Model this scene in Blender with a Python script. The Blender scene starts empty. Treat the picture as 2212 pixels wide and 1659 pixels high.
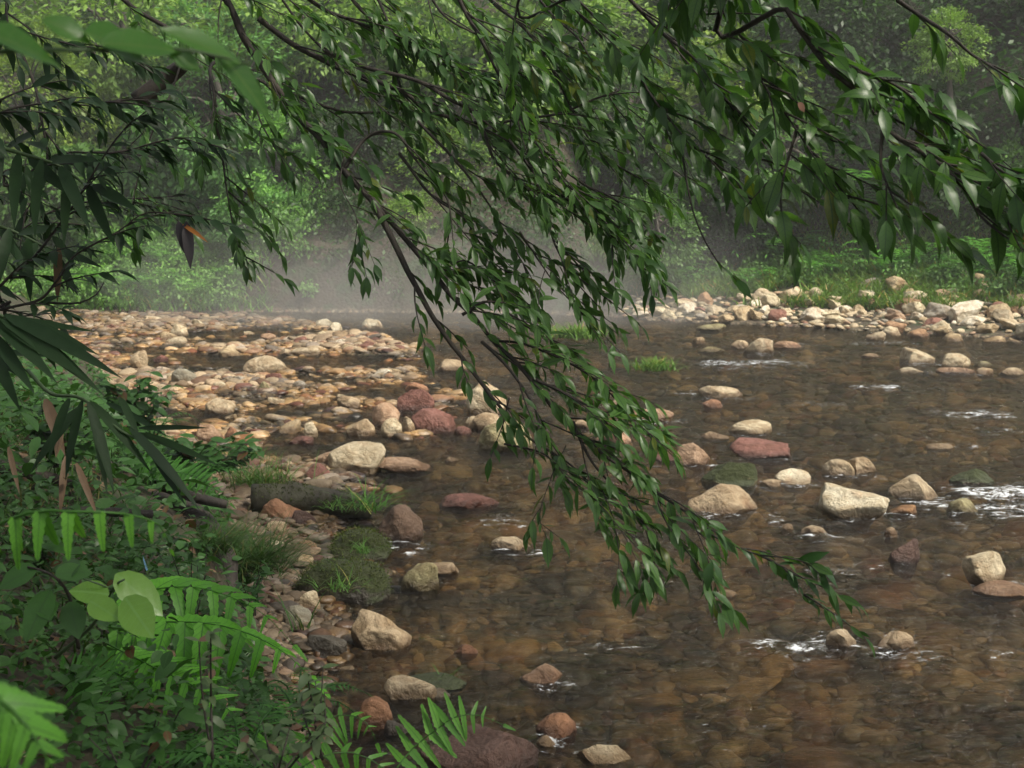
import bpy, bmesh, math, random
import numpy as np
from mathutils import Vector, Matrix
S = bpy.context.scene
COL = S.collection
R = math.radians

# ------------------------------------------------------------------ camera, sky, sun, exposure
F = 1106 / math.tan(R(20))            # focal length in the 2212 px wide picture
PITCH = math.atan((829.5 - 447) / F)
CAMZ = 2.0
cam_d = bpy.data.cameras.new("camera")
cam = bpy.data.objects.new("camera", cam_d); COL.objects.link(cam)
cam_d.sensor_width = 17.5; cam_d.lens = 8.75 / math.tan(R(20)); cam_d.clip_end = 400; cam_d.clip_start = 0.05
cam.location = (0, 0, CAMZ); cam.rotation_euler = (R(90) - PITCH, 0, 0)
cam_d.dof.use_dof = True; cam_d.dof.focus_distance = 4.2; cam_d.dof.aperture_fstop = 6.0
S.camera = cam
S.view_settings.view_transform = 'Standard'; S.view_settings.look = 'None'
S.view_settings.exposure = 0.6; S.view_settings.gamma = 1

SUN_AZ, SUN_EL = R(118), R(52)        # azimuth clockwise from +Y (view direction)
W = bpy.data.worlds.new("World"); S.world = W; W.use_nodes = True
nt = W.node_tree; bg = nt.nodes['Background']
sky = nt.nodes.new('ShaderNodeTexSky'); sky.sky_type = 'NISHITA'; sky.sun_disc = False
sky.sun_elevation = SUN_EL; sky.sun_rotation = SUN_AZ; sky.dust_density = 4.0; sky.air_density = 1.0
hs = nt.nodes.new('ShaderNodeHueSaturation'); hs.inputs['Saturation'].default_value = .22; nt.links.new(sky.outputs[0], hs.inputs['Color']); nt.links.new(hs.outputs[0], bg.inputs[0]); bg.inputs[1].default_value = 0.13
sl = bpy.data.lights.new("sun", 'SUN'); sun = bpy.data.objects.new("sun", sl); COL.objects.link(sun)
sl.energy = 3.6; sl.angle = R(9); sl.color = (1.0, 0.93, 0.79)
tosun = Vector((math.sin(SUN_AZ) * math.cos(SUN_EL), math.cos(SUN_AZ) * math.cos(SUN_EL), math.sin(SUN_EL)))
sun.rotation_euler = tosun.to_track_quat('Z', 'Y').to_euler(); sun.location = tosun * 30

cy = S.cycles
cy.max_bounces = 6; cy.diffuse_bounces = 3; cy.glossy_bounces = 3; cy.transmission_bounces = 4
cy.transparent_max_bounces = 8; cy.volume_bounces = 0
cy.use_denoising = True; cy.use_adaptive_sampling = True; cy.adaptive_threshold = 0.015
cy.caustics_reflective = False; cy.caustics_refractive = False
cy.sample_clamp_indirect = 4.0

# ------------------------------------------------------------------ helpers: picture -> world
CP, SP = math.cos(PITCH), math.sin(PITCH)
def ray(px, py):
    u = (px - 1106) / F; v = (829.5 - py) / F
    return np.array([u, CP + v * SP, -SP + v * CP])      # world direction
def at(px, py, Y):
    r = ray(px, py); return np.array([0, 0, CAMZ]) + r * (Y / r[1])
def ground(px, py, z=0.0):
    r = ray(px, py); return np.array([0, 0, CAMZ]) + r * ((z - CAMZ) / r[2])
def project(x, y, z):
    X, Y, Z = x, y, z - CAMZ
    d = Y * CP - Z * SP; v = Y * SP + Z * CP
    return 1106 + F * X / d, 829.5 - F * v / d

rng = np.random.default_rng(7)
random.seed(5)

# ------------------------------------------------------------------ noise
def _h(ix, iy, iz, s):
    n = (ix.astype(np.int64) * 374761393 + iy.astype(np.int64) * 668265263 + iz.astype(np.int64) * 2147483647 + s * 974634777) & 0xffffffff
    n = ((n ^ (n >> 13)) * 1274126177) & 0xffffffff
    n = (n ^ (n >> 16)) & 0xffffff
    return n / float(0xffffff)
def vnoise(x, y, z=0.0, seed=0):
    x = np.asarray(x, float); y = np.asarray(y, float); z = np.asarray(z, float) + 0 * x
    xi, yi, zi = np.floor(x), np.floor(y), np.floor(z)
    fx, fy, fz = x - xi, y - yi, z - zi
    fx, fy, fz = [f * f * (3 - 2 * f) for f in (fx, fy, fz)]
    r = 0
    for a in (0, 1):
        for b in (0, 1):
            for c in (0, 1):
                w = (fx if a else 1 - fx) * (fy if b else 1 - fy) * (fz if c else 1 - fz)
                r = r + w * _h(xi + a, yi + b, zi + c, seed)
    return r * 2 - 1
def fbm(x, y, z=0.0, oct=4, seed=0):
    a, s, t = 1.0, 0, 0
    for i in range(oct):
        t = t + a * vnoise(np.asarray(x) * 2 ** i + 17.3 * i, np.asarray(y) * 2 ** i + 5.1 * i, np.asarray(z) * 2 ** i, seed + i)
        s += a; a *= .5
    return t / s
def sstep(a, b, x):
    t = np.clip((x - a) / (b - a), 0, 1); return t * t * (3 - 2 * t)

# ------------------------------------------------------------------ mesh builder (quads only, numpy)
class MB:
    def __init__(s): s.v = []; s.f = []; s.a = []; s.m = []; s.n = 0
    def add(s, v, f, a=None, m=0):
        v = np.asarray(v, float).reshape(-1, 3); f = np.asarray(f, int).reshape(-1, 4)
        s.v.append(v); s.f.append(f + s.n); s.n += len(v)
        s.a.append(np.zeros((len(v), 3)) if a is None else np.broadcast_to(np.asarray(a, float), (len(v), 3)))
        s.m.append(np.full(len(f), m))
        return s
    def build(s, name, mats, parent=None, smooth=True, attr='leafuv'):
        v = np.concatenate(s.v); f = np.concatenate(s.f)
        me = bpy.data.meshes.new(name)
        me.vertices.add(len(v)); me.vertices.foreach_set('co', v.astype(np.float32).ravel())
        me.loops.add(len(f) * 4); me.loops.foreach_set('vertex_index', f.astype(np.int32).ravel())
        me.polygons.add(len(f)); me.polygons.foreach_set('loop_start', np.arange(len(f), dtype=np.int32) * 4)
        mats = mats if isinstance(mats, (list, tuple)) else [mats]
        for mm in mats: me.materials.append(mm)
        if len(mats) > 1: me.polygons.foreach_set('material_index', np.concatenate(s.m).astype(np.int32))
        me.update(calc_edges=True)
        me.polygons.foreach_set('use_smooth', [smooth] * len(f))
        at_ = me.attributes.new(attr, 'FLOAT_VECTOR', 'POINT')
        at_.data.foreach_set('vector', np.concatenate(s.a).astype(np.float32).ravel())
        o = bpy.data.objects.new(name, me); COL.objects.link(o)
        if parent is not None: o.parent = parent
        return o
def tag(o, label=None, cat=None, group=None, kind=None):
    if label: o['label'] = label
    if cat: o['category'] = cat
    if group: o['group'] = group
    if kind: o['kind'] = kind
    return o
def empty(name, loc, label, cat, group=None, kind=None):
    o = bpy.data.objects.new(name, None); COL.objects.link(o); o.location = loc; o.empty_display_size = .2
    return tag(o, label, cat, group, kind)
def norm(a):
    a = np.asarray(a, float); return a / (np.linalg.norm(a, axis=-1, keepdims=True) + 1e-9)

# leaf templates: rows of 3 verts (x across -1..1, y along 0..1, z)
def template(prof, fold=0.25):
    v = []; f = []
    for i, (t, w) in enumerate(prof):
        v += [(-w, t, fold * w), (0, t, 0), (w, t, fold * w)]
        if i:
            b = (i - 1) * 3
            f += [(b, b + 1, b + 4, b + 3), (b + 1, b + 2, b + 5, b + 4)]
    return np.array(v), np.array(f)
T_LANCE = template([(0, .06), (.16, .62), (.42, 1), (.66, .78), (.84, .3), (1, .02)])
T_OVATE = template([(0, .08), (.1, .62), (.3, .98), (.5, 1), (.72, .75), (.9, .3), (1, .03)], .12)
T_LONG = template([(0, .25), (.12, .8), (.35, 1), (.6, .85), (.82, .45), (1, .02)], .2)
T_GRASS = template([(0, 1), (.35, .9), (.7, .6), (1, .05)], .3)
T_RHOMB = (np.array([(0, 0, 0), (1, .45, .12), (0, 1, 0), (-1, .45, .12)], float), np.array([(0, 1, 2, 3)]))
_p = [(0, .55)]
for i in range(1, 12):
    t = i / 12; _p.append((t, (1 - .75 * t ** 1.6) * (1.0 if i % 2 else .80)))
_p.append((1, .04))
T_PINNA = template(_p, .12)
def leaves(mb, P, D, N, L, Wd, bend=.25, T=T_LANCE, r=None, m=0, twist=0):
    P = np.asarray(P, float).reshape(-1, 3); n = len(P)
    if n == 0: return
    D = norm(np.broadcast_to(D, (n, 3))); N = np.broadcast_to(N, (n, 3))
    X = norm(np.cross(D, N)); N = np.cross(X, D)
    L = np.broadcast_to(L, (n,)).astype(float); Wd = np.broadcast_to(Wd, (n,)).astype(float); bend = np.broadcast_to(bend, (n,)).astype(float)
    r = rng.random(n) if r is None else np.broadcast_to(r, (n,))
    v, f = T; k = len(v)
    t = v[:, 1]
    al = t - .18 * bend[:, None] ** 2 * t ** 3
    zz = v[:, 2][None] * Wd[:, None] / 2 - (bend * L)[:, None] * (t ** 2)[None] * .75
    V = P[:, None] + X[:, None] * (v[:, 0][None] * Wd[:, None] / 2)[..., None] + D[:, None] * (al * L[:, None])[..., None] + N[:, None] * zz[..., None]
    Fc = f[None] + (np.arange(n) * k)[:, None, None]
    A = np.stack([np.broadcast_to(v[:, 0] / np.maximum(1e-3, np.max(np.abs(v[:, 0]))), (n, k)), np.broadcast_to(t, (n, k)), np.broadcast_to(r[:, None], (n, k))], -1)
    mb.add(V.reshape(-1, 3), Fc.reshape(-1, 4), A.reshape(-1, 3), m)
def catmull(pts, step=.03):
    pts = np.asarray(pts, float); P = np.vstack([2 * pts[0] - pts[1], pts, 2 * pts[-1] - pts[-2]]); out = []
    for i in range(1, len(P) - 2):
        n = max(2, int(np.linalg.norm(P[i + 1] - P[i]) / step))
        t = np.linspace(0, 1, n, endpoint=False)[:, None]
        out.append(.5 * (2 * P[i] + (P[i + 1] - P[i - 1]) * t + (2 * P[i - 1] - 5 * P[i] + 4 * P[i + 1] - P[i + 2]) * t ** 2 + (3 * P[i] - P[i - 1] - 3 * P[i + 1] + P[i + 2]) * t ** 3))
    out.append(pts[-1:]); return np.vstack(out)
def tube(mb, pts, r0, r1, sides=6, m=0, bump=0, cap=True):
    pts = np.asarray(pts, float); n = len(pts)
    T = norm(np.gradient(pts, axis=0)); up = np.array([0, 0, 1.]) if abs(T[0][2]) < .9 else np.array([1., 0, 0])
    A = norm(np.cross(T, up)); B = np.cross(T, A)
    rr = np.linspace(r0, r1, n) if np.isscalar(r0) else np.asarray(r0)
    a = np.linspace(0, 2 * np.pi, sides, endpoint=False)
    rad = rr[:, None] * np.ones((1, sides))
    if bump: rad = rad * (1 + bump * fbm(np.arange(n)[:, None] * .35 + 0 * a, np.cos(a)[None] * 1.3 + 0 * rad, np.sin(a)[None] * 1.3 + 0 * rad, 3, int(n)))
    V = pts[:, None] + (A[:, None] * np.cos(a)[None, :, None] + B[:, None] * np.sin(a)[None, :, None]) * rad[..., None]
    if cap:
        V = np.concatenate([np.repeat(pts[:1][:, None], sides, 1), V, np.repeat(pts[-1:][:, None], sides, 1)]); n += 2
    i = np.arange(n - 1)[:, None] * sides; j = np.arange(sides)[None]; j2 = (j + 1) % sides
    Fc = np.stack([i + j, i + j2, i + sides + j2, i + sides + j], -1)
    mb.add(V.reshape(-1, 3), Fc.reshape(-1, 4), (0, 0, random.random()), m)
# sphere-like base with quads only (cube sphere)
def cubesphere(n):
    bm = bmesh.new(); bmesh.ops.create_cube(bm, size=2)
    bmesh.ops.subdivide_edges(bm, edges=bm.edges[:], cuts=n - 1, use_grid_fill=True)
    bm.verts.ensure_lookup_table()
    v = np.array([tuple(x.co) for x in bm.verts]); f = np.array([[x.index for x in q.verts] for q in bm.faces]); bm.free()
    v = np.tan(v * np.pi / 4 * .98)
    return norm(v), f
CS = {k: cubesphere(k) for k in (2, 3, 4, 8, 14, 22)}
def rockv(seed, n=8, ang=.5, cuts=9, rough=.10):
    g = np.random.default_rng(seed); v, f = CS[n]; v = v.copy()
    for k in range(cuts):
        nn = norm(g.normal(size=3)); d = g.uniform(.62, .92) - .25 * ang * g.random()
        s = v @ nn - d; v = v - np.maximum(0, s)[:, None] * nn * (.75 + .25 * ang)
    if n > 3:
        q = norm(v) * 1.0
        v = v * (1 + rough * fbm(q[:, 0] * 1.3, q[:, 1] * 1.3, q[:, 2] * 1.3, 3, seed)[:, None] * 1.6)
        v = v * (1 + rough * .35 * fbm(q[:, 0] * 5, q[:, 1] * 5, q[:, 2] * 5, 3, seed + 9)[:, None])
    v -= (v.max(0) + v.min(0)) / 2
    return v / (np.abs(v).max(0)), f

# ------------------------------------------------------------------ materials
def mat(name):
    m = bpy.data.materials.new(name); m.use_nodes = True; m.node_tree.nodes.clear()
    return m, m.node_tree, m.node_tree.nodes.new('ShaderNodeOutputMaterial')
def N(nt, t, **kw):
    n = nt.nodes.new('ShaderNode' + t)
    for k, v in kw.items():
        if k in n.inputs.keys(): n.inputs[k].default_value = v
        else: setattr(n, k, v)
    return n
def math_(nt, op, a, b=None, clamp=False):
    n = nt.nodes.new('ShaderNodeMath'); n.operation = op; n.use_clamp = clamp
    for i, x in enumerate((a, b)):
        if x is None: continue
        if hasattr(x, 'is_output'): nt.links.new(x, n.inputs[i])
        else: n.inputs[i].default_value = x
    return n.outputs[0]
def mixc(nt, f, a, b, mode='MIX'):
    n = nt.nodes.new('ShaderNodeMix'); n.data_type = 'RGBA'; n.blend_type = mode
    for s, x in ((n.inputs[0], f), (n.inputs[6], a), (n.inputs[7], b)):
        if hasattr(x, 'is_output'): nt.links.new(x, s)
        elif isinstance(x, tuple): s.default_value = (*x[:3], 1)
        else: s.default_value = x
    return n.outputs[2]
def ramp(nt, f, stops):
    n = nt.nodes.new('ShaderNodeValToRGB'); nt.links.new(f, n.inputs[0])
    e = n.color_ramp.elements
    while len(e) < len(stops): e.new(.5)
    for x, (p, c) in zip(e, stops): x.position = p; x.color = (*c, 1) if isinstance(c, tuple) else (c, c, c, 1)
    return n.outputs[0]
def noise(nt, scale, detail=3, rough=.55, vec=None, dist=0):
    n = nt.nodes.new('ShaderNodeTexNoise'); n.inputs['Scale'].default_value = scale; n.inputs['Detail'].default_value = detail
    n.inputs['Roughness'].default_value = rough; n.inputs['Distortion'].default_value = dist
    if vec is not None: nt.links.new(vec, n.inputs['Vector'])
    return n.outputs[0]
def bump(nt, h, strength, dist=.01):
    n = nt.nodes.new('ShaderNodeBump'); n.inputs['Strength'].default_value = strength; n.inputs['Distance'].default_value = dist
    nt.links.new(h, n.inputs['Height']); return n.outputs[0]

def leaf_mat(name, a, b, odd=None, rough=.35, trans=.3, spec=.5, rib=None, useobj=False, oddat=.97):
    m, nt, out = mat(name)
    g = N(nt, 'Attribute', attribute_name='leafuv'); sp = N(nt, 'SeparateXYZ'); nt.links.new(g.outputs['Vector'], sp.inputs[0])
    x, y, r = sp.outputs
    geo = N(nt, 'NewGeometry')
    c = mixc(nt, r, a, b)
    big = noise(nt, 1.7, 2, .5, geo.outputs['Position'])
    c = mixc(nt, math_(nt, 'MULTIPLY', ramp(nt, big, [(.35, 0.), (.65, 1.)]), .45), c, tuple(min(1, k * 1.5) for k in b))
    if odd: c = mixc(nt, math_(nt, 'GREATER_THAN', r, oddat), c, odd)
    if rib:
        ax = math_(nt, 'ABSOLUTE', x)
        k = math_(nt, 'LESS_THAN', ax, .07)
        # side veins running outward and up
        w = math_(nt, 'FRACT', math_(nt, 'MULTIPLY', math_(nt, 'SUBTRACT', y, math_(nt, 'MULTIPLY', ax, .16)), 9.0))
        k2 = math_(nt, 'MULTIPLY', math_(nt, 'LESS_THAN', w, .14), .45)
        c = mixc(nt, math_(nt, 'MAXIMUM', k, k2), c, rib)
    if useobj:
        oi = N(nt, 'ObjectInfo'); c = mixc(nt, 1.0, c, oi.outputs['Color'], 'MULTIPLY')
    mott = noise(nt, 60, 2, .5, geo.outputs['Position'])
    c = mixc(nt, math_(nt, 'MULTIPLY', mott, .35), c, tuple(k * .6 for k in a))
    p = N(nt, 'BsdfPrincipled'); nt.links.new(c, p.inputs['Base Color']); p.inputs['Roughness'].default_value = rough
    p.inputs['Specular IOR Level'].default_value = spec
    nt.links.new(bump(nt, noise(nt, 45, 2, .5, geo.outputs['Position']), .25, .004), p.inputs['Normal'])
    tr = N(nt, 'BsdfTranslucent'); nt.links.new(mixc(nt, 1.0, c, (1.15, 1.25, .6), 'MULTIPLY'), tr.inputs[0])
    mx = N(nt, 'MixShader'); mx.inputs[0].default_value = trans
    nt.links.new(p.outputs[0], mx.inputs[1]); nt.links.new(tr.outputs[0], mx.inputs[2]); nt.links.new(mx.outputs[0], out.inputs[0])
    return m
def bark_mat(name, a, b, scale=14, rough=.75):
    m, nt, out = mat(name); tc = N(nt, 'TexCoord')
    mp = N(nt, 'Mapping'); mp.inputs['Scale'].default_value = (1, 1, .35); nt.links.new(tc.outputs['Object'], mp.inputs[0])
    n1 = noise(nt, scale, 5, .65, mp.outputs[0]); c = mixc(nt, ramp(nt, n1, [(.35, 0.), (.7, 1.)]), a, b)
    p = N(nt, 'BsdfPrincipled'); nt.links.new(c, p.inputs['Base Color']); p.inputs['Roughness'].default_value = rough
    nt.links.new(bump(nt, noise(nt, scale * 4, 5, .7, mp.outputs[0]), .7, .01), p.inputs['Normal']); nt.links.new(p.outputs[0], out.inputs[0])
    return m
def rock_mat(name, moss=0.0):
    m, nt, out = mat(name); tc = N(nt, 'TexCoord'); geo = N(nt, 'NewGeometry'); oi = N(nt, 'ObjectInfo')
    v = N(nt, 'VectorMath', operation='ADD'); nt.links.new(geo.outputs['Position'], v.inputs[0])
    cmb = N(nt, 'CombineXYZ'); nt.links.new(math_(nt, 'MULTIPLY', oi.outputs['Random'], 40), cmb.inputs[0]); nt.links.new(cmb.outputs[0], v.inputs[1]); V = v.outputs[0]
    c = oi.outputs['Color']
    c = mixc(nt, math_(nt, 'MULTIPLY', ramp(nt, noise(nt, 9, 5, .6, V, .8), [(.42, 0.), (.6, 1.)]), .75), c, mixc(nt, 1.0, c, (.52, .44, .34), 'MULTIPLY'))
    c = mixc(nt, math_(nt, 'MULTIPLY', ramp(nt, noise(nt, 22, 5, .7, V, .4), [(.5, 0.), (.72, 1.)]), .5), c, mixc(nt, 1.0, c, (1.25, 1.2, 1.1), 'MULTIPLY'))
    c = mixc(nt, math_(nt, 'MULTIPLY', ramp(nt, noise(nt, 5, 4, .6, V), [(.55, 0.), (.7, 1.)]), .4), c, mixc(nt, 1.0, c, (.75, .45, .28), 'MULTIPLY'))
    crk = noise(nt, 7, 6, .75, V, 1.5); c = mixc(nt, math_(nt, 'MULTIPLY', ramp(nt, crk, [(.485, 0.), (.5, 1.), (.515, 0.)]), .5), c, mixc(nt, 1.0, c, (.35, .28, .22), 'MULTIPLY'))
    spt = noise(nt, 110, 3, .7, V); c = mixc(nt, math_(nt, 'MULTIPLY', spt, .35), c, mixc(nt, 1.0, c, (.6, .58, .55), 'MULTIPLY'))
    sp = N(nt, 'SeparateXYZ'); nt.links.new(geo.outputs['Position'], sp.inputs[0])
    wet = ramp(nt, math_(nt, 'ADD', math_(nt, 'MULTIPLY', sp.outputs[2], 1.0), math_(nt, 'MULTIPLY', noise(nt, 14, 3, .6, V), .05)), [(.05, 1.), (.09, 0.)])
    c = mixc(nt, wet, c, mixc(nt, 1.0, c, (.42, .36, .30), 'MULTIPLY'))
    rgh = math_(nt, 'SUBTRACT', .72, math_(nt, 'MULTIPLY', wet, .42))
    if moss:
        sn = N(nt, 'SeparateXYZ'); nt.links.new(geo.outputs['Normal'], sn.inputs[0])
        mm = math_(nt, 'ADD', math_(nt, 'MULTIPLY', sn.outputs[2], .5), math_(nt, 'MULTIPLY', noise(nt, 8, 5, .7, V), .9))
        mk = ramp(nt, mm, [(.75 - moss * .5, 0.), (.9 - moss * .5, 1.)])
        mc = mixc(nt, noise(nt, 30, 4, .7, V), (.014, .018, .006), (.05, .062, .016))
        c = mixc(nt, mk, c, mc); rgh = math_(nt, 'ADD', rgh, math_(nt, 'MULTIPLY', mk, .3), True)
    p = N(nt, 'BsdfPrincipled'); nt.links.new(c, p.inputs['Base Color']); nt.links.new(rgh, p.inputs['Roughness'])
    h = math_(nt, 'ADD', noise(nt, 30, 6, .7, V), math_(nt, 'MULTIPLY', noise(nt, 9, 4, .6, V, 1.0), 1.6))
    nt.links.new(bump(nt, h, 1.0, .024), p.inputs['Normal']); nt.links.new(p.outputs[0], out.inputs[0])
    return m
M_ROCK = rock_mat('rock'); M_MOSS = rock_mat('mossy rock', .75)
def pebble_mat():
    m, nt, out = mat('pebbles'); geo = N(nt, 'NewGeometry'); g = N(nt, 'Attribute', attribute_name='leafuv')
    c = g.outputs['Color']
    n1 = noise(nt, 40, 4, .65, geo.outputs['Position']); c = mixc(nt, math_(nt, 'MULTIPLY', ramp(nt, n1, [(.4, 0.), (.65, 1.)]), .7), c, mixc(nt, 1.0, c, (.48, .42, .36), 'MULTIPLY'))
    sp = N(nt, 'SeparateXYZ'); nt.links.new(geo.outputs['Position'], sp.inputs[0])
    wet = ramp(nt, sp.outputs[2], [(.025, 1.), (.06, 0.)])
    # random dark patches over the submerged bed
    dpatch = ramp(nt, noise(nt, 1.3, 5, .65, geo.outputs['Position']), [(.44, 0.), (.56, 1.)])
    c = mixc(nt, wet, c, mixc(nt, 1.0, c, mixc(nt, dpatch, (1.1, .90, .60), (.15, .14, .10)), 'MULTIPLY'))
    p = N(nt, 'BsdfPrincipled'); nt.links.new(c, p.inputs['Base Color']); nt.links.new(math_(nt, 'SUBTRACT', .75, math_(nt, 'MULTIPLY', wet, .4)), p.inputs['Roughness'])
    nt.links.new(bump(nt, noise(nt, 70, 4, .6, geo.outputs['Position']), .5, .01), p.inputs['Normal']); nt.links.new(p.outputs[0], out.inputs[0])
    return m
M_PEB = pebble_mat()
def bed_mat():
    m, nt, out = mat('riverbed'); geo = N(nt, 'NewGeometry'); P = geo.outputs['Position']
    vo = N(nt, 'TexVoronoi'); vo.inputs['Scale'].default_value = 16; vo.inputs['Randomness'].default_value = 1
    dv = N(nt, 'VectorMath', operation='ADD'); nt.links.new(P, dv.inputs[0]); nn = N(nt, 'TexNoise'); nn.inputs['Scale'].default_value = 6; nn.inputs['Detail'].default_value = 3
    nt.links.new(P, nn.inputs['Vector']); sc = N(nt, 'VectorMath', operation='SCALE'); sc.inputs['Scale'].default_value = .12; nt.links.new(nn.outputs['Color'], sc.inputs[0]); nt.links.new(sc.outputs[0], dv.inputs[1]); nt.links.new(dv.outputs[0], vo.inputs['Vector'])
    sr = N(nt, 'SeparateColor'); nt.links.new(vo.outputs['Color'], sr.inputs[0])
    peb = ramp(nt, sr.outputs[0], [(0, (.30, .22, .13)), (.3, (.20, .13, .075)), (.55, (.34, .27, .17)), (.75, (.19, .09, .06)), (.9, (.14, .12, .085)), (1, (.4, .34, .24))])
    peb = mixc(nt, ramp(nt, vo.outputs['Distance'], [(.25, 0.), (.65, 1.)]), peb, (.06, .045, .03))
    big = noise(nt, .55, 5, .6, P)
    peb = mixc(nt, math_(nt, 'MULTIPLY', ramp(nt, big, [(.4, 0.), (.6, 1.)]), .6), peb, (.05, .045, .026))
    sp = N(nt, 'SeparateXYZ'); nt.links.new(P, sp.inputs[0])
    soil = mixc(nt, noise(nt, 12, 6, .7, P), (.018, .012, .007), (.06, .045, .025))
    soil = mixc(nt, ramp(nt, noise(nt, 3, 5, .7, P), [(.48, 0.), (.6, 1.)]), soil, (.025, .045, .012))
    c = mixc(nt, ramp(nt, math_(nt, 'ADD', sp.outputs[2], math_(nt, 'MULTIPLY', noise(nt, 2, 3, .6, P), .1)), [(.07, 0.), (.14, 1.)]), peb, soil)
    p = N(nt, 'BsdfPrincipled'); nt.links.new(c, p.inputs['Base Color']); p.inputs['Roughness'].default_value = .8
    h = math_(nt, 'ADD', math_(nt, 'MULTIPLY', vo.outputs['Distance'], -1.0), math_(nt, 'MULTIPLY', noise(nt, 14, 3, .6, P), .5))
    nt.links.new(bump(nt, h, .6, .03), p.inputs['Normal']); nt.links.new(p.outputs[0], out.inputs[0])
    return m
M_BED = bed_mat()
def water_mat():
    m, nt, out = mat('stream water'); geo = N(nt, 'NewGeometry')
    mp = N(nt, 'Mapping'); mp.inputs['Scale'].default_value = (1, 2.6, 1); nt.links.new(geo.outputs['Position'], mp.inputs[0])
    h = math_(nt, 'ADD', noise(nt, 4.5, 4, .6, mp.outputs[0], .6), math_(nt, 'MULTIPLY', noise(nt, 17, 3, .6, mp.outputs[0], .3), .5))
    bn = bump(nt, h, 1.0, .075)
    fr = N(nt, 'Fresnel'); fr.inputs['IOR'].default_value = 1.33; nt.links.new(bn, fr.inputs['Normal'])
    tr = N(nt, 'BsdfTransparent'); tr.inputs[0].default_value = (.82, .79, .68, 1)
    rf = N(nt, 'BsdfRefraction'); rf.inputs['Color'].default_value = (.85, .82, .71, 1); rf.inputs['IOR'].default_value = 1.15; rf.inputs['Roughness'].default_value = .0; nt.links.new(bn, rf.inputs['Normal'])
    m1 = N(nt, 'MixShader'); m1.inputs[0].default_value = .4; nt.links.new(tr.outputs[0], m1.inputs[1]); nt.links.new(rf.outputs[0], m1.inputs[2])
    gl = N(nt, 'BsdfGlossy'); gl.inputs['Roughness'].default_value = .10; nt.links.new(bn, gl.inputs['Normal'])
    m2 = N(nt, 'MixShader'); nt.links.new(fr.outputs[0], m2.inputs[0]); nt.links.new(m1.outputs[0], m2.inputs[1]); nt.links.new(gl.outputs[0], m2.inputs[2])
    g = N(nt, 'Attribute', attribute_name='leafuv'); sp = N(nt, 'SeparateXYZ'); nt.links.new(g.outputs['Vector'], sp.inputs[0])
    mp2 = N(nt, 'Mapping'); mp2.inputs['Scale'].default_value = (.6, 1, 1); nt.links.new(geo.outputs['Position'], mp2.inputs[0])
    fn = math_(nt, 'ADD', sp.outputs[0], math_(nt, 'MULTIPLY', math_(nt, 'SUBTRACT', noise(nt, 15, 6, .85, mp2.outputs[0], .6), .5), 4.0))
    fm = ramp(nt, fn, [(.92, 0.), (1.0, .0), (1.0, .0)])
    fm = math_(nt, 'MULTIPLY', math_(nt, 'SUBTRACT', fn, .60), 3.5, True)
    fo = N(nt, 'BsdfPrincipled'); fo.inputs['Base Color'].default_value = (.72, .74, .76, 1); fo.inputs['Roughness'].default_value = .35
    m3 = N(nt, 'MixShader'); nt.links.new(math_(nt, 'MULTIPLY', math_(nt, 'MINIMUM', fm, .85), math_(nt, 'GREATER_THAN', sp.outputs[0], .02)), m3.inputs[0]); nt.links.new(m2.outputs[0], m3.inputs[1]); nt.links.new(fo.outputs[0], m3.inputs[2])
    nt.links.new(m3.outputs[0], out.inputs[0]); return m
M_WATER = water_mat()
def plain(name, c, rough=.6, spec=.5):
    m, nt, out = mat(name); geo = N(nt, 'NewGeometry'); p = N(nt, 'BsdfPrincipled')
    nt.links.new(mixc(nt, noise(nt, 30, 4, .6, geo.outputs['Position']), tuple(k * .6 for k in c), tuple(min(1, k * 1.4) for k in c)), p.inputs['Base Color'])
    p.inputs['Roughness'].default_value = rough; p.inputs['Specular IOR Level'].default_value = spec; nt.links.new(p.outputs[0], out.inputs[0]); return m

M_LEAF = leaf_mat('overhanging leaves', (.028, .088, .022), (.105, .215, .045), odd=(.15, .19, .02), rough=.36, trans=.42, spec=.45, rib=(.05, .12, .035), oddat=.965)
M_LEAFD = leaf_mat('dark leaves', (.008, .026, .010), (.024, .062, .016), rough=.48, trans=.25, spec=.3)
M_BGLEAF = leaf_mat('forest leaves', (.045, .10, .028), (.12, .22, .055), odd=(.35, .18, .05), rough=.5, trans=.35, useobj=True, oddat=.992, spec=.4)
M_FERN = leaf_mat('fern pinnae', (.035, .11, .018), (.07, .19, .03), rough=.42, trans=.35, rib=(.03, .09, .02), useobj=True, spec=.35)
M_GRASS = leaf_mat('grass blades', (.03, .075, .015), (.09, .16, .035), odd=(.28, .20, .09), rough=.5, trans=.3, useobj=True, oddat=.95, spec=.3)
M_HERB = leaf_mat('undergrowth leaves', (.022, .068, .012), (.055, .15, .028), odd=(.12, .045, .02), rough=.42, trans=.3, rib=(.05, .13, .03), oddat=.97, spec=.35)
M_BROAD = leaf_mat('bright broad leaves', (.14, .30, .035), (.18, .36, .05), rough=.3, trans=.3, rib=(.20, .40, .08))
M_BAMBOO = leaf_mat('bamboo leaves', (.010, .028, .012), (.026, .06, .018), rough=.5, trans=.3, spec=.22)
M_DEAD = leaf_mat('dead leaves', (.10, .055, .028), (.26, .17, .10), rough=.6, trans=.2, rib=(.16, .10, .06))
M_BARK = bark_mat('dark wet bark', (.012, .009, .007), (.05, .038, .028))
M_BARKB = bark_mat('grey forest bark', (.04, .034, .028), (.12, .10, .08))
M_STEM = plain('green stem', (.05, .09, .03))
M_MOSSLOG = bark_mat('mossy wood', (.016, .012, .008), (.035, .035, .014), 9)
M_BERRY = plain('green berries', (.05, .13, .03), .3)

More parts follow.
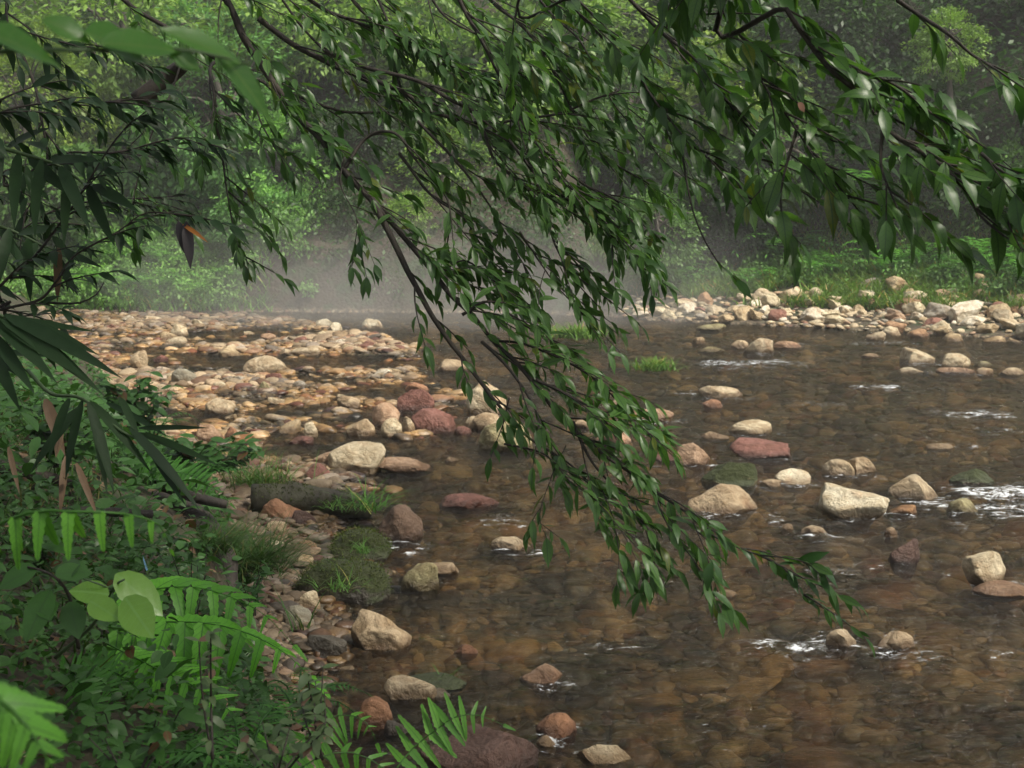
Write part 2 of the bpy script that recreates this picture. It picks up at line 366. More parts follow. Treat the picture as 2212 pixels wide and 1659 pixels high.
# ------------------------------------------------------------------ terrain
_ey = np.array([-12, -5, 0, 3, 4, 5, 6.5, 8.9, 11, 14, 17.2, 22, 26.6, 34, 60]); _ex = np.array([6, 3.2, 1.0, 0, -.32, -.64, -1.0, -1.6, -2.4, -3.6, -4.9, -7.0, -8.7, -11, -20])
def xe(y): return np.interp(y, _ey, _ex)
_rx = np.array([-30, -6, 0, 1.6, 2.4, 4, 7.7, 12, 30]); _ry = np.array([28, 27, 26.6, 26, 25, 24, 21.3, 18, 8])
def yr(x): return np.interp(x, _rx, _ry)
BAR = np.array([ground(a, b)[:2] for a, b in [(60, 677), (300, 677), (560, 683), (740, 704), (880, 748), (930, 800), (1010, 850), (1030, 930), (960, 955), (850, 960), (720, 955), (700, 1000), (780, 1040), (720, 1100), (680, 1160), (760, 1230), (700, 1300), (690, 1400), (560, 1500), (300, 1300), (200, 1000), (60, 800)]])
def polysd(x, y, P):
    x = np.asarray(x, float); y = np.asarray(y, float); d = np.full(x.shape, 1e9); ins = np.zeros(x.shape, bool)
    for i in range(len(P)):
        a, b = P[i], P[(i + 1) % len(P)]; e = b - a
        t = np.clip(((x - a[0]) * e[0] + (y - a[1]) * e[1]) / (e @ e), 0, 1)
        d = np.minimum(d, np.hypot(x - a[0] - t * e[0], y - a[1] - t * e[1]))
        c = ((a[1] > y) != (b[1] > y)) & (x < (b[0] - a[0]) * (y - a[1]) / (b[1] - a[1] + 1e-12) + a[0]); ins ^= c
    return np.where(ins, d, -d)
def height(x, y):
    x = np.asarray(x, float); y = np.asarray(y, float)
    t = xe(y) - x
    deep = -.075 - .09 * sstep(0, 3.5, -t) + .04 * fbm(x * .9, y * .7, 0, 3, 3)
    bd = polysd(x, y, BAR)
    bar = -.008 + .14 * fbm(x * .5, y * .55, 0, 3, 11) + .04 * fbm(x * 2.2, y * 1.6, 0, 2, 12) - .02 * sstep(-4, -7, -y + 0 * x)
    near = sstep(12.5, 10, y); bar = bar * (1 - near) + (.035 + .04 * fbm(x * 1.2, y * 1.0, 0, 3, 13)) * near
    z = deep + (bar - deep) * sstep(-.7, .35, bd)
    tt = np.maximum(0, t)
    am = np.interp(y, [3, 6, 8.5, 12], [1.0, .9, .5, .22]); hb = am * (1 - np.exp(-tt / .7)) + .22 * am * tt + .10 * fbm(x * 1.5, y * 1.5, 0, 4, 5)
    far = sstep(13, 22, y); hb = hb * (1 - far) + far * (.5 * tt)
    z = np.where(t > 0, np.maximum(z, -.02) * np.exp(-tt * 3) + hb * sstep(0, .5, tt), z)
    # far side
    s = y - yr(x)
    rb = .02 + .09 * np.clip(s, 0, 2.5) + .20 * np.clip(s - 2.5, 0, 3) + .05 * fbm(x * .8, y * .8, 0, 3, 8) * sstep(0, 1, s)
    hill = np.maximum(0, s - 5.5) * 1.0 + .6 * fbm(x * .25, y * .25, 0, 4, 21) * sstep(6, 9, s)
    cut = sstep(0, .7, s) * (1.25 + .25 * fbm(x * .9, y * .9, 0, 4, 31)) + np.maximum(0, s - .9) * .8 + .6 * fbm(x * .25, y * .25, 0, 4, 21) * sstep(2, 8, s)
    k = sstep(2.4, .8, x) * sstep(-6.5, -4.6, x)
    zf = (rb + hill) * (1 - k) + cut * k
    lf = .5 * np.clip(s, 0, 3.2) + np.maximum(0, s - 3.2) * .95 + .3 * fbm(x * .5, y * .5, 0, 3, 41) * sstep(0, 1, s)
    kl = sstep(-4.6, -6.0, x); zf = zf * (1 - kl) + lf * kl
    zf = np.minimum(zf, 17 + .0 * zf)
    return np.where(s > 0, np.maximum(zf, z * (1 - sstep(0, .6, s))), z)
def hz(x, y): return float(height(np.array([x]), np.array([y]))[0])
def hit(px, py):
    r = ray(px, py); Y = np.arange(3, 45, .04); P = np.array([0, 0, CAMZ]) + r * (Y / r[1])[:, None]
    i = np.argmax(P[:, 2] < np.maximum(height(P[:, 0], P[:, 1]), 0)); return P[i]
def gridmesh(xs, ys, fn):
    X, Y = np.meshgrid(xs, ys); Z = fn(X, Y); nx, ny = len(xs), len(ys)
    V = np.stack([X, Y, Z], -1).reshape(-1, 3); i = np.arange(ny - 1)[:, None] * nx; j = np.arange(nx - 1)[None]
    return V, np.stack([i + j, i + j + 1, i + nx + j + 1, i + nx + j], -1).reshape(-1, 4), X, Y
def spaced(segs):
    return np.concatenate([np.arange(a, b, s) for a, b, s in segs] + [[segs[-1][1]]])
V, Fq, _, _ = gridmesh(spaced([(-90, -16, 4), (-16, -6, .2), (-6, 5, .06), (5, 14, .15), (14, 90, 4)]), spaced([(-40, 0, 1.5), (0, 14, .06), (14, 30, .13), (30, 56, .6), (56, 140, 6)]), height)
mb = MB().add(V, Fq); tag(mb.build('riverbed_and_banks', M_BED), kind='structure')

# ------------------------------------------------------------------ water
RIF = [  # picture x0,x1,y, thickness px, strength
 (1480, 1760, 787, 10, .62), (1540, 1700, 795, 8, .4), (1830, 1960, 838, 8, .6), (1690, 1830, 873, 8, .35), (2010, 2212, 897, 12, .62), (2110, 2212, 935, 10, .4),
 (2020, 2400, 1062, 24, .74), (1930, 2350, 1095, 20, .66), (2120, 2280, 1120, 12, .6), (2040, 2110, 1135, 14, .4), (1640, 1700, 1130, 14, .45), (1600, 1700, 1045, 8, .4), (1000, 1150, 1135, 14, .42), (1060, 1110, 1120, 10, .5), (1110, 1170, 1185, 6, .35),
 (1580, 1830, 1397, 9, .55), (1850, 2060, 1415, 10, .5), (1900, 1990, 1388, 14, .6), (1730, 1800, 1388, 10, .5), (2140, 2212, 1425, 8, .5), (1700, 1980, 1232, 6, .3), (2010, 2080, 1240, 10, .35), (870, 930, 1192, 8, .45), (1250, 1420, 1400, 6, .32), (1860, 1990, 1115, 7, .45), (1420, 1520, 850, 8, .35), (1480, 1500, 840, 8, .4), (1960, 2050, 805, 8, .4), (1800, 2000, 742, 5, .45), (1660, 1760, 745, 6, .4), (330, 420, 715, 4, .4), (200, 260, 712, 5, .4), (590, 640, 715, 4, .4), (1100, 1300, 800, 6, .25),
 (1350, 1560, 1010, 5, .2), (1500, 1700, 1580, 8, .22), (2040, 2120, 966, 8, .45)]
WAKE = [(1642, 763, 62), (1987, 785, 66), (2070, 806, 80), (1563, 860, 88), (1627, 939, 90), (1650, 992, 120), (1499, 1008, 70), (1815, 1029, 65), (1868, 1025, 55), (1580, 1054, 112), (1717, 1048, 72), (1983, 1078, 100), (1566, 1112, 150), (1855, 1123, 140), (2085, 1112, 60), (1958, 1224, 62), (2137, 1262, 90), (1820, 1400, 62), (1940, 1406, 76), (1105, 1189, 88), (860, 1171, 96), (1169, 1472, 90), (1410, 909, 90), (1203, 1595, 86), (1761, 1158, 55)]
RIF += [(cx - .7 * w, cx + 1.0 * w, y + 2, 7, .42) for cx, y, w in WAKE]
RW = []
for x0, x1, y, th, s in RIF:
    a, b = ground(x0, y), ground(x1, y); dy = ground(x0, y - th)[1] - a[1]
    RW.append(((a[0] + b[0]) / 2, a[1], abs(b[0] - a[0]) / 2, max(.15, abs(dy) * .75), s))
def rif(X, Y):
    m = np.zeros(X.shape)
    for cx, cy_, hw, hy, s in RW:
        sl = .06 * np.sin(cx * 7 + 1) * (X - cx) + .5 * hy * vnoise(X * 2.2 / max(.5, hw), Y * 0 + cx, 0, 77)
        e = sstep(1.15, .55, np.abs(X - cx) / hw) * np.exp(-((Y - cy_ - sl) / (hy)) ** 2); m = np.maximum(m, e * s)
    return m
def waterz(X, Y):
    m = rif(X, Y)
    z = .016 * fbm(X * 2.0, Y * 3.8, 0, 3, 51) + .009 * fbm(X * 5, Y * 10, 0, 2, 52)
    z += m * (.045 * fbm(X * 6, Y * 9, 0, 3, 53) + .02)
    calm = sstep(1.0, -.4, X) * sstep(12, 14, Y); return z * (1 - .75 * calm)
V, Fq, X, Y = gridmesh(spaced([(-18, -6, .3), (-6, -2.5, .08), (-2.5, 4.5, .035), (4.5, 9, .07), (9, 30, .4)]), spaced([(-12, 3, .4), (3, 12, .035), (12, 18, .06), (18, 28.5, .12)]), waterz)
A = np.zeros((len(V), 3)); A[:, 0] = (rif(X, Y) * .95).ravel()
mb = MB().add(V, Fq, A); tag(mb.build('water', M_WATER), kind='structure')

# ------------------------------------------------------------------ rocks placed one by one
C_ = dict(pale=(.55, .46, .31), tan=(.42, .32, .20), buff=(.48, .39, .26), olive=(.28, .25, .13), grey=(.27, .25, .19), pink=(.42, .28, .18), red=(.24, .105, .08), rust=(.33, .17, .09), brown=(.16, .10, .065), maroon=(.11, .06, .045), white=(.64, .57, .42), orange=(.40, .22, .09), dgrey=(.11, .10, .08))
ROCKS = [  # cx, bottom y, width, height, colour, angularity, label
 (1642, 763, 64, 30, 'buff', .3, 'rounded olive and tan boulder standing in the far current left of the bank stones'),
 (1600, 751, 36, 15, 'tan', .4, 'small tan rock touching the left side of the rounded olive boulder'),
 (1540, 759, 55, 9, 'olive', .2, 'flat greenish stone just above water left of the rounded olive boulder'),
 (1511, 742, 27, 13, 'tan', .4, 'small lone tan stone in water nearest to the grass island'),
 (1541, 714, 62, 14, 'olive', .3, 'long low greenish rock in water below left end of the stone bank'),
 (1704, 751, 60, 13, 'pink', .4, 'low pinkish wet rock right of the rounded olive boulder'),
 (1895, 734, 40, 17, 'buff', .4, 'pale hump of rock alone in water just off the stone bank'),
 (1987, 785, 66, 30, 'pale', .8, 'angular pale rock with a notched left end in the far current'),
 (1885, 772, 40, 8, 'tan', .3, 'thin flat stone at water level left of the angular pale rock'),
 (2070, 797, 66, 31, 'pale', .5, 'pale domed rock resting on a pink slab near the right edge'),
 (2070, 807, 80, 13, 'pink', .6, 'pink slab at water level under the pale domed rock'),
 (1973, 805, 50, 10, 'white', .4, 'low whitish stone with foam left of the pink slab'),
 (2132, 809, 38, 14, 'tan', .4, 'small tan stone immediately right of the pink slab'),
 (2127, 792, 36, 11, 'olive', .3, 'small olive stone behind the tan stone by the pink slab'),
 (2190, 809, 52, 14, 'buff', .4, 'flat buff rock at the right edge beyond the pink slab'),
 (1563, 860, 90, 24, 'buff', .35, 'long pale mossy rock with two humps in the middle current'),
 (1540, 880, 42, 16, 'rust', .5, 'small brown rock below the long two humped pale rock'),
 (1627, 939, 90, 32, 'pale', .35, 'smooth cream boulder sloping to the left in mid stream'),
 (1545, 948, 62, 16, 'tan', .7, 'wedge shaped tan stone left of the sloping cream boulder'),
 (1650, 992, 124, 40, 'red', 1.0, 'long brick red angular block lying in the stream'),
 (1499, 1008, 72, 48, 'pink', .6, 'upright pinkish tan rock left of the brick red block'),
 (1815, 1029, 66, 33, 'buff', .6, 'knobbly buff rock beside a half brown rock in mid stream'),
 (1868, 1025, 56, 35, 'tan', .9, 'faceted rock with brown left side and tan right side'),
 (1580, 1054, 116, 52, 'olive', .4, 'mossy green domed rock behind the branch tip'),
 (1717, 1048, 74, 32, 'white', .6, 'white rock stained with rust red near the mossy dome'),
 (1668, 1052, 46, 15, 'tan', .5, 'small tan stone joined to the rust stained white rock'),
 (1983, 1078, 104, 52, 'buff', .85, 'ridged buff rock rising to the right above white water'),
 (1566, 1112, 152, 60, 'tan', .4, 'broad dull brown boulder partly hidden by branch leaves'),
 (1855, 1123, 144, 70, 'white', .7, 'largest cream white boulder in the right of the stream'),
 (1952, 1114, 74, 20, 'orange', .5, 'orange brown slab washed by water right of the cream white boulder'),
 (2108, 1044, 92, 27, 'brown', .5, 'brown mossy rock overrun by white water at the right'),
 (2085, 1112, 62, 32, 'olive', .5, 'dark wet rock in foam below the overrun mossy rock'),
 (2034, 968, 54, 9, 'buff', .3, 'narrow flat stone at water level in the right current'),
 (1761, 1158, 56, 20, 'buff', .3, 'half sunk cream green rock below the cream white boulder'),
 (1702, 1144, 28, 13, 'tan', .3, 'little orange tan stone left of the half sunk cream rock'),
 (1926, 1160, 27, 20, 'tan', .6, 'tiny tan stone showing above water right of the half sunk rock'),
 (1958, 1224, 66, 55, 'maroon', .9, 'pointed dark maroon rock sticking up in the right stream'),
 (2137, 1262, 92, 66, 'pale', .9, 'pale anvil shaped rock with a green flank near right edge'),
 (2180, 1290, 130, 28, 'pink', .4, 'long pink slab under the anvil shaped rock at right edge'),
 (1820, 1400, 64, 36, 'buff', .7, 'tan rock with ripples around it nearest the hanging branch tip'),
 (1940, 1406, 78, 38, 'tan', .6, 'rock glazed by falling water right of the rippled tan rock'),
 (1570, 1286, 46, 10, 'buff', .3, 'small flat tan stone in open water under the branch end'),
 (820, 1406, 128, 82, 'tan', .85, 'large tan wedge rock sloping to the right at the near shore'),
 (885, 1512, 112, 48, 'buff', .7, 'tan rock with a ridge across it below the large tan wedge'),
 (945, 1509, 58, 18, 'grey', .4, 'flat grey green stone touching the ridged tan rock'),
 (905, 1275, 80, 58, 'olive', .6, 'greenish brown upright rock right of the mossy boulder'),
 (952, 1239, 74, 20, 'tan', .5, 'long flat tan stone behind the greenish brown upright rock'),
 (860, 1171, 98, 74, 'brown', .5, 'wet dark brown boulder with mineral white patch'),
 (1105, 1189, 90, 25, 'buff', .6, 'flat light tan rock in water left of the branch leaves'),
 (1169, 1472, 92, 33, 'pink', .7, 'slanting pink brown rock breaking the surface in the near stream'),
 (1005, 1414, 52, 20, 'rust', .5, 'small rusty rock in shallow water right of the large tan wedge'),
 (1203, 1595, 88, 50, 'rust', .35, 'glistening brown block shaped rock at the bottom of the view'),
 (1180, 1614, 42, 21, 'tan', .4, 'small round tan stone under the glistening brown block'),
 (1310, 1652, 122, 42, 'pale', .8, 'pale angular rock at the very bottom edge of the view'),
 (1035, 1700, 262, 112, 'maroon', .6, 'big wet maroon brown boulder behind the bright fern'),
 (803, 1578, 84, 68, 'rust', .6, 'red brown block rock near the bottom left of the stream'),
 (856, 1588, 52, 30, 'dgrey', .4, 'dark grey stone right of the red brown block'),
 (702, 1422, 86, 48, 'dgrey', .5, 'shiny dark rock at the edge of the undergrowth'),
 (668, 1320, 50, 42, 'pale', .6, 'pale upright stone on the shore left of the large tan wedge'),
 (643, 1358, 66, 46, 'grey', .5, 'smooth grey tan stone in front of the pale upright stone'),
 (934, 934, 94, 48, 'red', .55, 'round brick red boulder at the tip of the gravel bar'),
 (897, 886, 78, 42, 'red', .95, 'angular brick red rock behind the round red boulder'),
 (1050, 893, 82, 66, 'pale', .5, 'tall pale boulder half hidden behind the hanging branch'),
 (1092, 974, 112, 58, 'olive', .35, 'broad olive yellow boulder in water behind the branch leaves'),
 (1052, 930, 66, 36, 'tan', .5, 'tan boulder squeezed between pale and olive boulders behind the branch'),
 (765, 1022, 118, 62, 'pale', .7, 'large pale grey streaked boulder on the gravel point'),
 (700, 1012, 60, 34, 'pink', .5, 'pinkish boulder against the left side of the pale streaked boulder'),
 (875, 1019, 112, 23, 'pink', .7, 'long low reddish slab right of the pale streaked boulder'),
 (1012, 1097, 124, 25, 'red', .4, 'wet red flat rock alone in calm water'),
 (1325, 963, 78, 28, 'pink', .5, 'pinkish tan rock showing right of the hanging branch'),
 (1410, 909, 90, 25, 'pink', .4, 'smooth pink tan flat boulder in mid stream right of the branch'),
 (1345, 876, 40, 16, 'buff', .6, 'small peaked buff stone behind the smooth pink tan boulder'),
 (1257, 923, 40, 16, 'tan', .5, 'small tan stone peeping out between the branch leaves'),
 (803, 709, 42, 19, 'white', .4, 'white stone alone in the misty far water'),
 (1022, 927, 38, 26, 'buff', .5, 'cream stone at the left foot of the boulders behind the branch'),
 (1000, 938, 36, 16, 'red', .5, 'small red stone right of the round brick red boulder'),
 (1437, 996, 64, 13, 'red', .5, 'low red stone awash left of the upright pinkish tan rock'),
 (974, 997, 28, 10, 'tan', .5, 'tiny tan stone alone in water above the red flat rock'),
 (567, 808, 88, 37, 'buff', .7, 'large slab shaped buff rock between pools on the gravel bar'),
 (591, 831, 37, 24, 'red', .5, 'dark red cobble below the large buff slab rock'),
 (570, 850, 26, 24, 'olive', .5, 'olive cobble leaning left of the dark red cobble'),
 (393, 830, 52, 32, 'grey', .25, 'smooth grey egg shaped boulder on the gravel bar'),
 (298, 802, 36, 42, 'tan', .5, 'upright tan boulder at the left side of the gravel bar'),
 (346, 781, 32, 13, 'red', .4, 'flat dark red stone between upright and egg shaped boulders'),
 (470, 894, 62, 30, 'buff', .7, 'flat topped pale rock in the middle of the gravel bar'),
 (447, 956, 64, 38, 'pink', .7, 'pink angular rock rising behind grass on the near shore'),
 (671, 943, 28, 30, 'pale', .9, 'small upright pale pointed stone on the gravel bar'),
 (648, 958, 52, 14, 'red', .4, 'flat red stone in front of the upright pointed stone'),
 (685, 1037, 54, 34, 'red', .4, 'red brown cobble below the pinkish boulder on the gravel point'),
 (614, 1054, 36, 27, 'brown', .4, 'grey brown cobble above the mossy log'),
 (379, 744, 46, 16, 'pale', .6, 'pale peaked rock in the far shallow pool'),
 (385, 725, 36, 23, 'pale', .6, 'cream rock behind the far shallow pool'),
 (577, 737, 34, 16, 'pink', .3, 'light pink stone on the far ridge of the gravel bar'),
 (700, 708, 36, 18, 'white', .4, 'bright cream boulder at the far right end of the gravel bar'),
 (722, 719, 31, 21, 'white', .4, 'round white cobble in front of the bright cream boulder'),
 (658, 767, 62, 16, 'buff', .4, 'low long buff rock on the right of the gravel bar'),
 (319, 885, 30, 16, 'red', .4, 'dark red cobble on the near left of the gravel bar'),
 (349, 851, 46, 20, 'buff', .4, 'rounded buff stone below the egg shaped boulder'),
 (498, 947, 32, 23, 'rust', .4, 'round rusty stone right of the pink angular rock'),
 (604, 1118, 96, 40, 'rust', .7, 'rusty brown slab just below the mossy log'),
 (652, 1140, 62, 34, 'maroon', .5, 'dark red brown stone right of the rusty brown slab'),
 (830, 920, 60, 46, 'pink', .7, 'pink grey rock in the pile left of the round red boulder'),
 (845, 944, 44, 38, 'pale', .8, 'pale cracked rock at the front of the gravel bar pile'),
 (778, 942, 60, 34, 'tan', .5, 'tan rounded rock at the left of the gravel bar pile'),
 (882, 936, 28, 34, 'buff', .6, 'narrow standing stone touching the round red boulder'),
 (752, 880, 48, 24, 'tan', .5, 'tan stone above the gravel bar pile'),
 (900, 850, 48, 22, 'rust', .4, 'rust brown rock behind the angular brick red rock'),
 (975, 800, 60, 22, 'tan', .4, 'low tan rock in the channel beside the hanging branch'),
]
LAND = []
G_ROCK = 'rocks and stones of the stream'
def place_rock(i, cx, by, w, h, col, ang, label, z0=None):
    zb = 0.0 if z0 is None else z0
    p = ground(cx, by, zb)
    if z0 is None:
        g = hz(p[0], p[1])
        if g > 0.02: p = ground(cx, by, g); zb = g
    d = p[1]; ww = 1.08 * w * d / F; hh = 1.1 * h * d / F
    sub = 22 if w > 80 else 14
    depth = ww * (.62 + .25 * ((i * 37) % 10) / 10)
    e = math.atan2(CAMZ, d)
    ht = max(.3 * hh, (hh - depth * .35 * math.sin(e)) / math.cos(e))
    v, f = rockv(100 + i, sub, ang, 7 + int(6 * ang), .10)
    full = ht * 1.5 + .03
    for key, kk in (('wedge rock sloping to the right', -.55), ('sloping to the left', .45), ('rising to the right', .5), ('wedge shaped', -.6), ('brick red angular block', -.5), ('slanting pink', .5), ('notched', -.3), ('largest cream', -.25), ('pale angular rock at', -.3)):
        if key in label: v[:, 2] = np.where(v[:, 2] > 0, v[:, 2] * (1 + kk * v[:, 0]) / (1 + .35 * abs(kk)), v[:, 2])
    v = v * np.array([ww / 2, depth / 2, full / 2])
    if h / w < .6 and ang > .5:                      # tilt slab shaped rocks a little
        a = (((i * 53) % 21) - 10) / 100; v = v @ np.array([[math.cos(a), 0, math.sin(a)], [0, 1, 0], [-math.sin(a), 0, math.cos(a)]])
    me = MB().add(v, f)
    nm = 'boulder' if w > 70 else 'rock'
    o = me.build(nm, M_MOSS if label.startswith(('mossy green', 'brown mossy')) else M_ROCK)
    o.location = (p[0], p[1] + depth * .42, zb + ht - full / 2)
    c = C_[col]; k = .92 + .16 * ((i * 29) % 10) / 10; o.color = (c[0] * k, c[1] * k, c[2] * k, 1)
    tag(o, label, 'rock', G_ROCK); LAND.append((cx, by - h / 2, label, max(w, h)))
    return o
for i, r in enumerate(ROCKS): place_rock(i, *r)
MOSSJOBS = []
# three moss covered rocks on the near shore
for i, (cx, by, w, h, lb) in enumerate([(735, 1303, 200, 82, 'rounded boulder thickly covered in dark green moss at the shore'), (777, 1212, 124, 62, 'small mossy hump of rock with grass between brown boulder and shore'), (930, 1490, 150, 24, 'low moss covered rock just under water beside the large tan wedge')]):
    o = place_rock(200 + i, cx, by, w, h, 'dgrey', .3, lb)
    o.data.materials[0] = M_MOSS; o.name = 'mossy_boulder'
    co = np.array([v_.co for v_ in o.data.vertices]); nn = np.array([v_.normal for v_ in o.data.vertices]); K = np.where((nn[:, 2] > .1) & (co[:, 2] + o.location.z > .03))[0]
    gg = np.random.default_rng(i); 
    if len(K) < 20: continue
    K = gg.choice(K, 2600); P = co[K] + gg.normal(0, .012, (2600, 3)); Dn = norm(nn[K] + gg.normal(0, .6, (2600, 3)))
    P = P - nn[K] * .006; q = fbm(P[:, 0] * 9, P[:, 1] * 9, P[:, 2] * 9, 3, 5) > -.15
    mo = MB(); leaves(mo, P[q], Dn[q], gg.normal(size=(2600, 3))[q], gg.uniform(.008, .022, 2600)[q], .005, .4, T_RHOMB); MOSSJOBS.append((mo, o))

# scattered stones, each its own object, sharing meshes
ARCH = []
for k in range(16):
    v, f = rockv(500 + k, 14, .5 + .5 * random.random(), 9, .15); ARCH.append(MB().add(v, f).build('stone', M_ROCK).data)
for o in [o for o in COL.objects if o.name.startswith('stone')]: bpy.data.objects.remove(o)
PAL = [('cream', (.58, .50, .34), 5), ('tan', (.45, .35, .21), 4.5), ('buff', (.52, .43, .29), 4), ('pink', (.42, .29, .19), 1.6), ('brick red', (.25, .12, .085), 1.1), ('grey', (.30, .27, .22), 1.5), ('rust brown', (.33, .20, .11), 2), ('white', (.66, .60, .48), 2)]
PW = np.array([p[2] for p in PAL]); PW = PW / PW.sum()
used = set()
ORD = ['', 'second ', 'third ', 'fourth ', 'fifth ', 'sixth ', 'seventh ', 'eighth ', 'ninth ', 'tenth ', 'eleventh ', 'twelfth ']
PLACED = []
def stone(x, y, s, zone, zoff=.25, land=None):
    k = rng.integers(len(ARCH)); ci = rng.choice(len(PAL), p=PW); o = bpy.data.objects.new('stone', ARCH[k]); COL.objects.link(o)
    g = hz(x, y); sx, sy, sz = s * rng.uniform(.8, 1.25), s * rng.uniform(.7, 1.1), s * rng.uniform(.45, .8)
    o.location = (x, y, max(g, -.06) + sz * zoff); o.scale = (sx, sy, sz); o.rotation_euler = (rng.uniform(-.3, .3), rng.uniform(-.3, .3), rng.uniform(0, 6.28))
    c = PAL[ci][1]; q = rng.uniform(.85, 1.12) * (1.14 if zone in ('bank', 'grass') else 1); o.color = (c[0] * q, c[1] * q, c[2] * q, 1)
    px, py = project(x, y, o.location.z); wpx = 2 * sx * F / y
    PLACED.append([o, px, py, wpx, PAL[ci][0], 'squat' if sz / sx < .5 else ('rounded' if k % 2 else 'blocky'), zone])
def scatter_poly(pxpoly, n, smin, smax, zone, zfun=None, sep=.8, zoff=.25, tries=60):
    P = np.array(pxpoly, float); lo, hi = P.min(0), P.max(0); got = []
    for _ in range(n * tries):
        if len(got) >= n: break
        q = rng.uniform(lo, hi)
        if polysd(np.array([q[0]]), np.array([q[1]]), P)[0] < 0: continue
        p = hit(q[0], q[1])
        s = rng.uniform(smin, smax) * (1.35 if rng.random() < .12 else 1)
        if any(abs(p[0] - a) < sep * (s + c) and abs(p[1] - b) < sep * (s + c) for a, b, c in got): continue
        got.append((p[0], p[1], s)); stone(p[0], p[1], s, zone, zoff)
BANKP = [(1365, 690), (1500, 690), (1640, 700), (1760, 700), (1900, 722), (2040, 735), (2230, 742), (2400, 752), (2400, 660), (2230, 655), (2050, 640), (1900, 645), (1700, 642), (1500, 655), (1370, 672)]
scatter_poly(BANKP, 96, .11, .23, 'bank', .12, .62, .4)
scatter_poly([(1800, 655), (1950, 650), (2230, 668), (2230, 620), (2050, 600), (1850, 612)], 14, .14, .26, 'grass', .38, 1.6, .35)
for (x, y, s) in ((1935, 632, .25), (2105, 622, .21), (1715, 652, .23), (1960, 668, .26), (2090, 690, .26), (1480, 668, .22), (2160, 690, .26), (2075, 615, .18)):
    p = hit(x, y); stone(p[0], p[1], s, 'bank' if y > 640 else 'grass', .5)
scatter_poly([(150, 690), (560, 688), (740, 705), (870, 745), (900, 800), (840, 840), (600, 790), (300, 740)], 26, .07, .14, 'bar far', .03, 1.2, .3)
scatter_poly([(250, 800), (850, 800), (960, 860), (1000, 940), (700, 950), (430, 980), (300, 930)], 34, .05, .11, 'bar near', .03, 1.2, .3)
scatter_poly([(560, 1080), (700, 1060), (700, 1260), (640, 1300), (600, 1230)], 12, .035, .07, 'shore', .05, 1.1, .3)
scatter_poly([(1300, 900), (1700, 960), (1900, 1000), (1900, 1130), (1500, 1130), (1380, 1060)], 16, .035, .07, 'stream', 0, 1.6, .25)
scatter_poly([(830, 1100), (960, 1180), (1000, 1400), (900, 1560), (720, 1450), (840, 1250)], 9, .035, .06, 'pool', 0, 1.6, .25)
ZT = {'bank': 'in the stone bank across the water', 'grass': 'among grass above the stone bank', 'bar far': 'on the far gravel bar', 'bar near': 'on the near gravel bar', 'shore': 'on the near shore gravel', 'stream': 'in mid stream by the branch', 'pool': 'in the near shallows'}
for z in ZT:                                       # labels: colour, shape, order from the left among its like
    L = [p for p in PLACED if p[6] == z]; med = np.median([p[3] for p in L])
    key = {}
    for p in sorted(L, key=lambda p: p[1]):
        k = ('large ' if p[3] > med * 1.25 else 'small ' if p[3] < med * .8 else 'middling ') + p[5] + ' ' + p[4] + ' stone ' + ZT[z]; key.setdefault(k, []).append(p)
    for k, lst in key.items():
        for i, p in enumerate(lst): tag(p[0], (k + (', ' + ORD[min(i, 11)] + 'from the left' if i else ', leftmost such') if len(lst) > 1 else k), 'rock', G_ROCK)

# small stones nobody could count: gravel and the stony bed
def gravel(name, pts, s, lowz, seed, kinds=24, n=3):
    g = np.random.default_rng(seed); mb = MB(); pts = np.asarray(pts); K = g.integers(kinds, size=len(pts))
    for k in range(kinds):
        v, f = rockv(900 + k + seed * 50, n, .7, 7, 0); idx = np.where(K == k)[0]; m = len(idx)
        if not m: continue
        sc = s[idx][:, None] * np.stack([g.uniform(.8, 1.3, m), g.uniform(.7, 1.1, m), g.uniform(.3, .55, m)], -1)
        a = g.uniform(0, 6.28, m); q = v[None] * sc[:, None]; b = g.uniform(-.35, .35, m)
        q = np.stack([q[..., 0] * np.cos(b)[:, None] - q[..., 2] * np.sin(b)[:, None], q[..., 1], q[..., 0] * np.sin(b)[:, None] + q[..., 2] * np.cos(b)[:, None]], -1)
        q = np.stack([q[..., 0] * np.cos(a)[:, None] - q[..., 1] * np.sin(a)[:, None], q[..., 0] * np.sin(a)[:, None] + q[..., 1] * np.cos(a)[:, None], q[..., 2]], -1)
        P = pts[idx]; z = height(P[:, 0], P[:, 1]) + sc[:, 2] * .35
        q = q + np.stack([P[:, 0], P[:, 1], z], -1)[:, None]
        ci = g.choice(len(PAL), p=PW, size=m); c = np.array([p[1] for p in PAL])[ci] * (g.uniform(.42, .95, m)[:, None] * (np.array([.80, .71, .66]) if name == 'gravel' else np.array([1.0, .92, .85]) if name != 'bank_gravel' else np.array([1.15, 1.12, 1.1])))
        if name == 'gravel': c = c * np.interp(P[:, 1], [8.5, 13, 22, 25], [.58, 1, 1.05, .7])[:, None] * (1 - .18 * (P[:, 1] < 10))[:, None]  # stones darker near the shore; shade of the far strip put into colour
        mb.add(q.reshape(-1, 3), (f[None] + (np.arange(m) * len(v))[:, None, None]).reshape(-1, 4), np.repeat(c, len(v), 0))
    return mb.build(name, M_PEB)
def inview(n, ylo, yhi, pad=.4, pw=1.0):
    y = ylo + (yhi - ylo) * rng.random(n) ** pw; hw = y * .375 + pad; return np.stack([rng.uniform(-1, 1, n) * hw, y], -1)
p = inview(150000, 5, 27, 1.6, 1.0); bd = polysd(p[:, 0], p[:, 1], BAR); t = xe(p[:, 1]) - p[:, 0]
p = p[(bd > -.5) & (t < .25) & (yr(p[:, 0]) > p[:, 1])]; p = p[(height(p[:, 0], p[:, 1]) > -.035) | (rng.random(len(p)) < .45)][:23000]
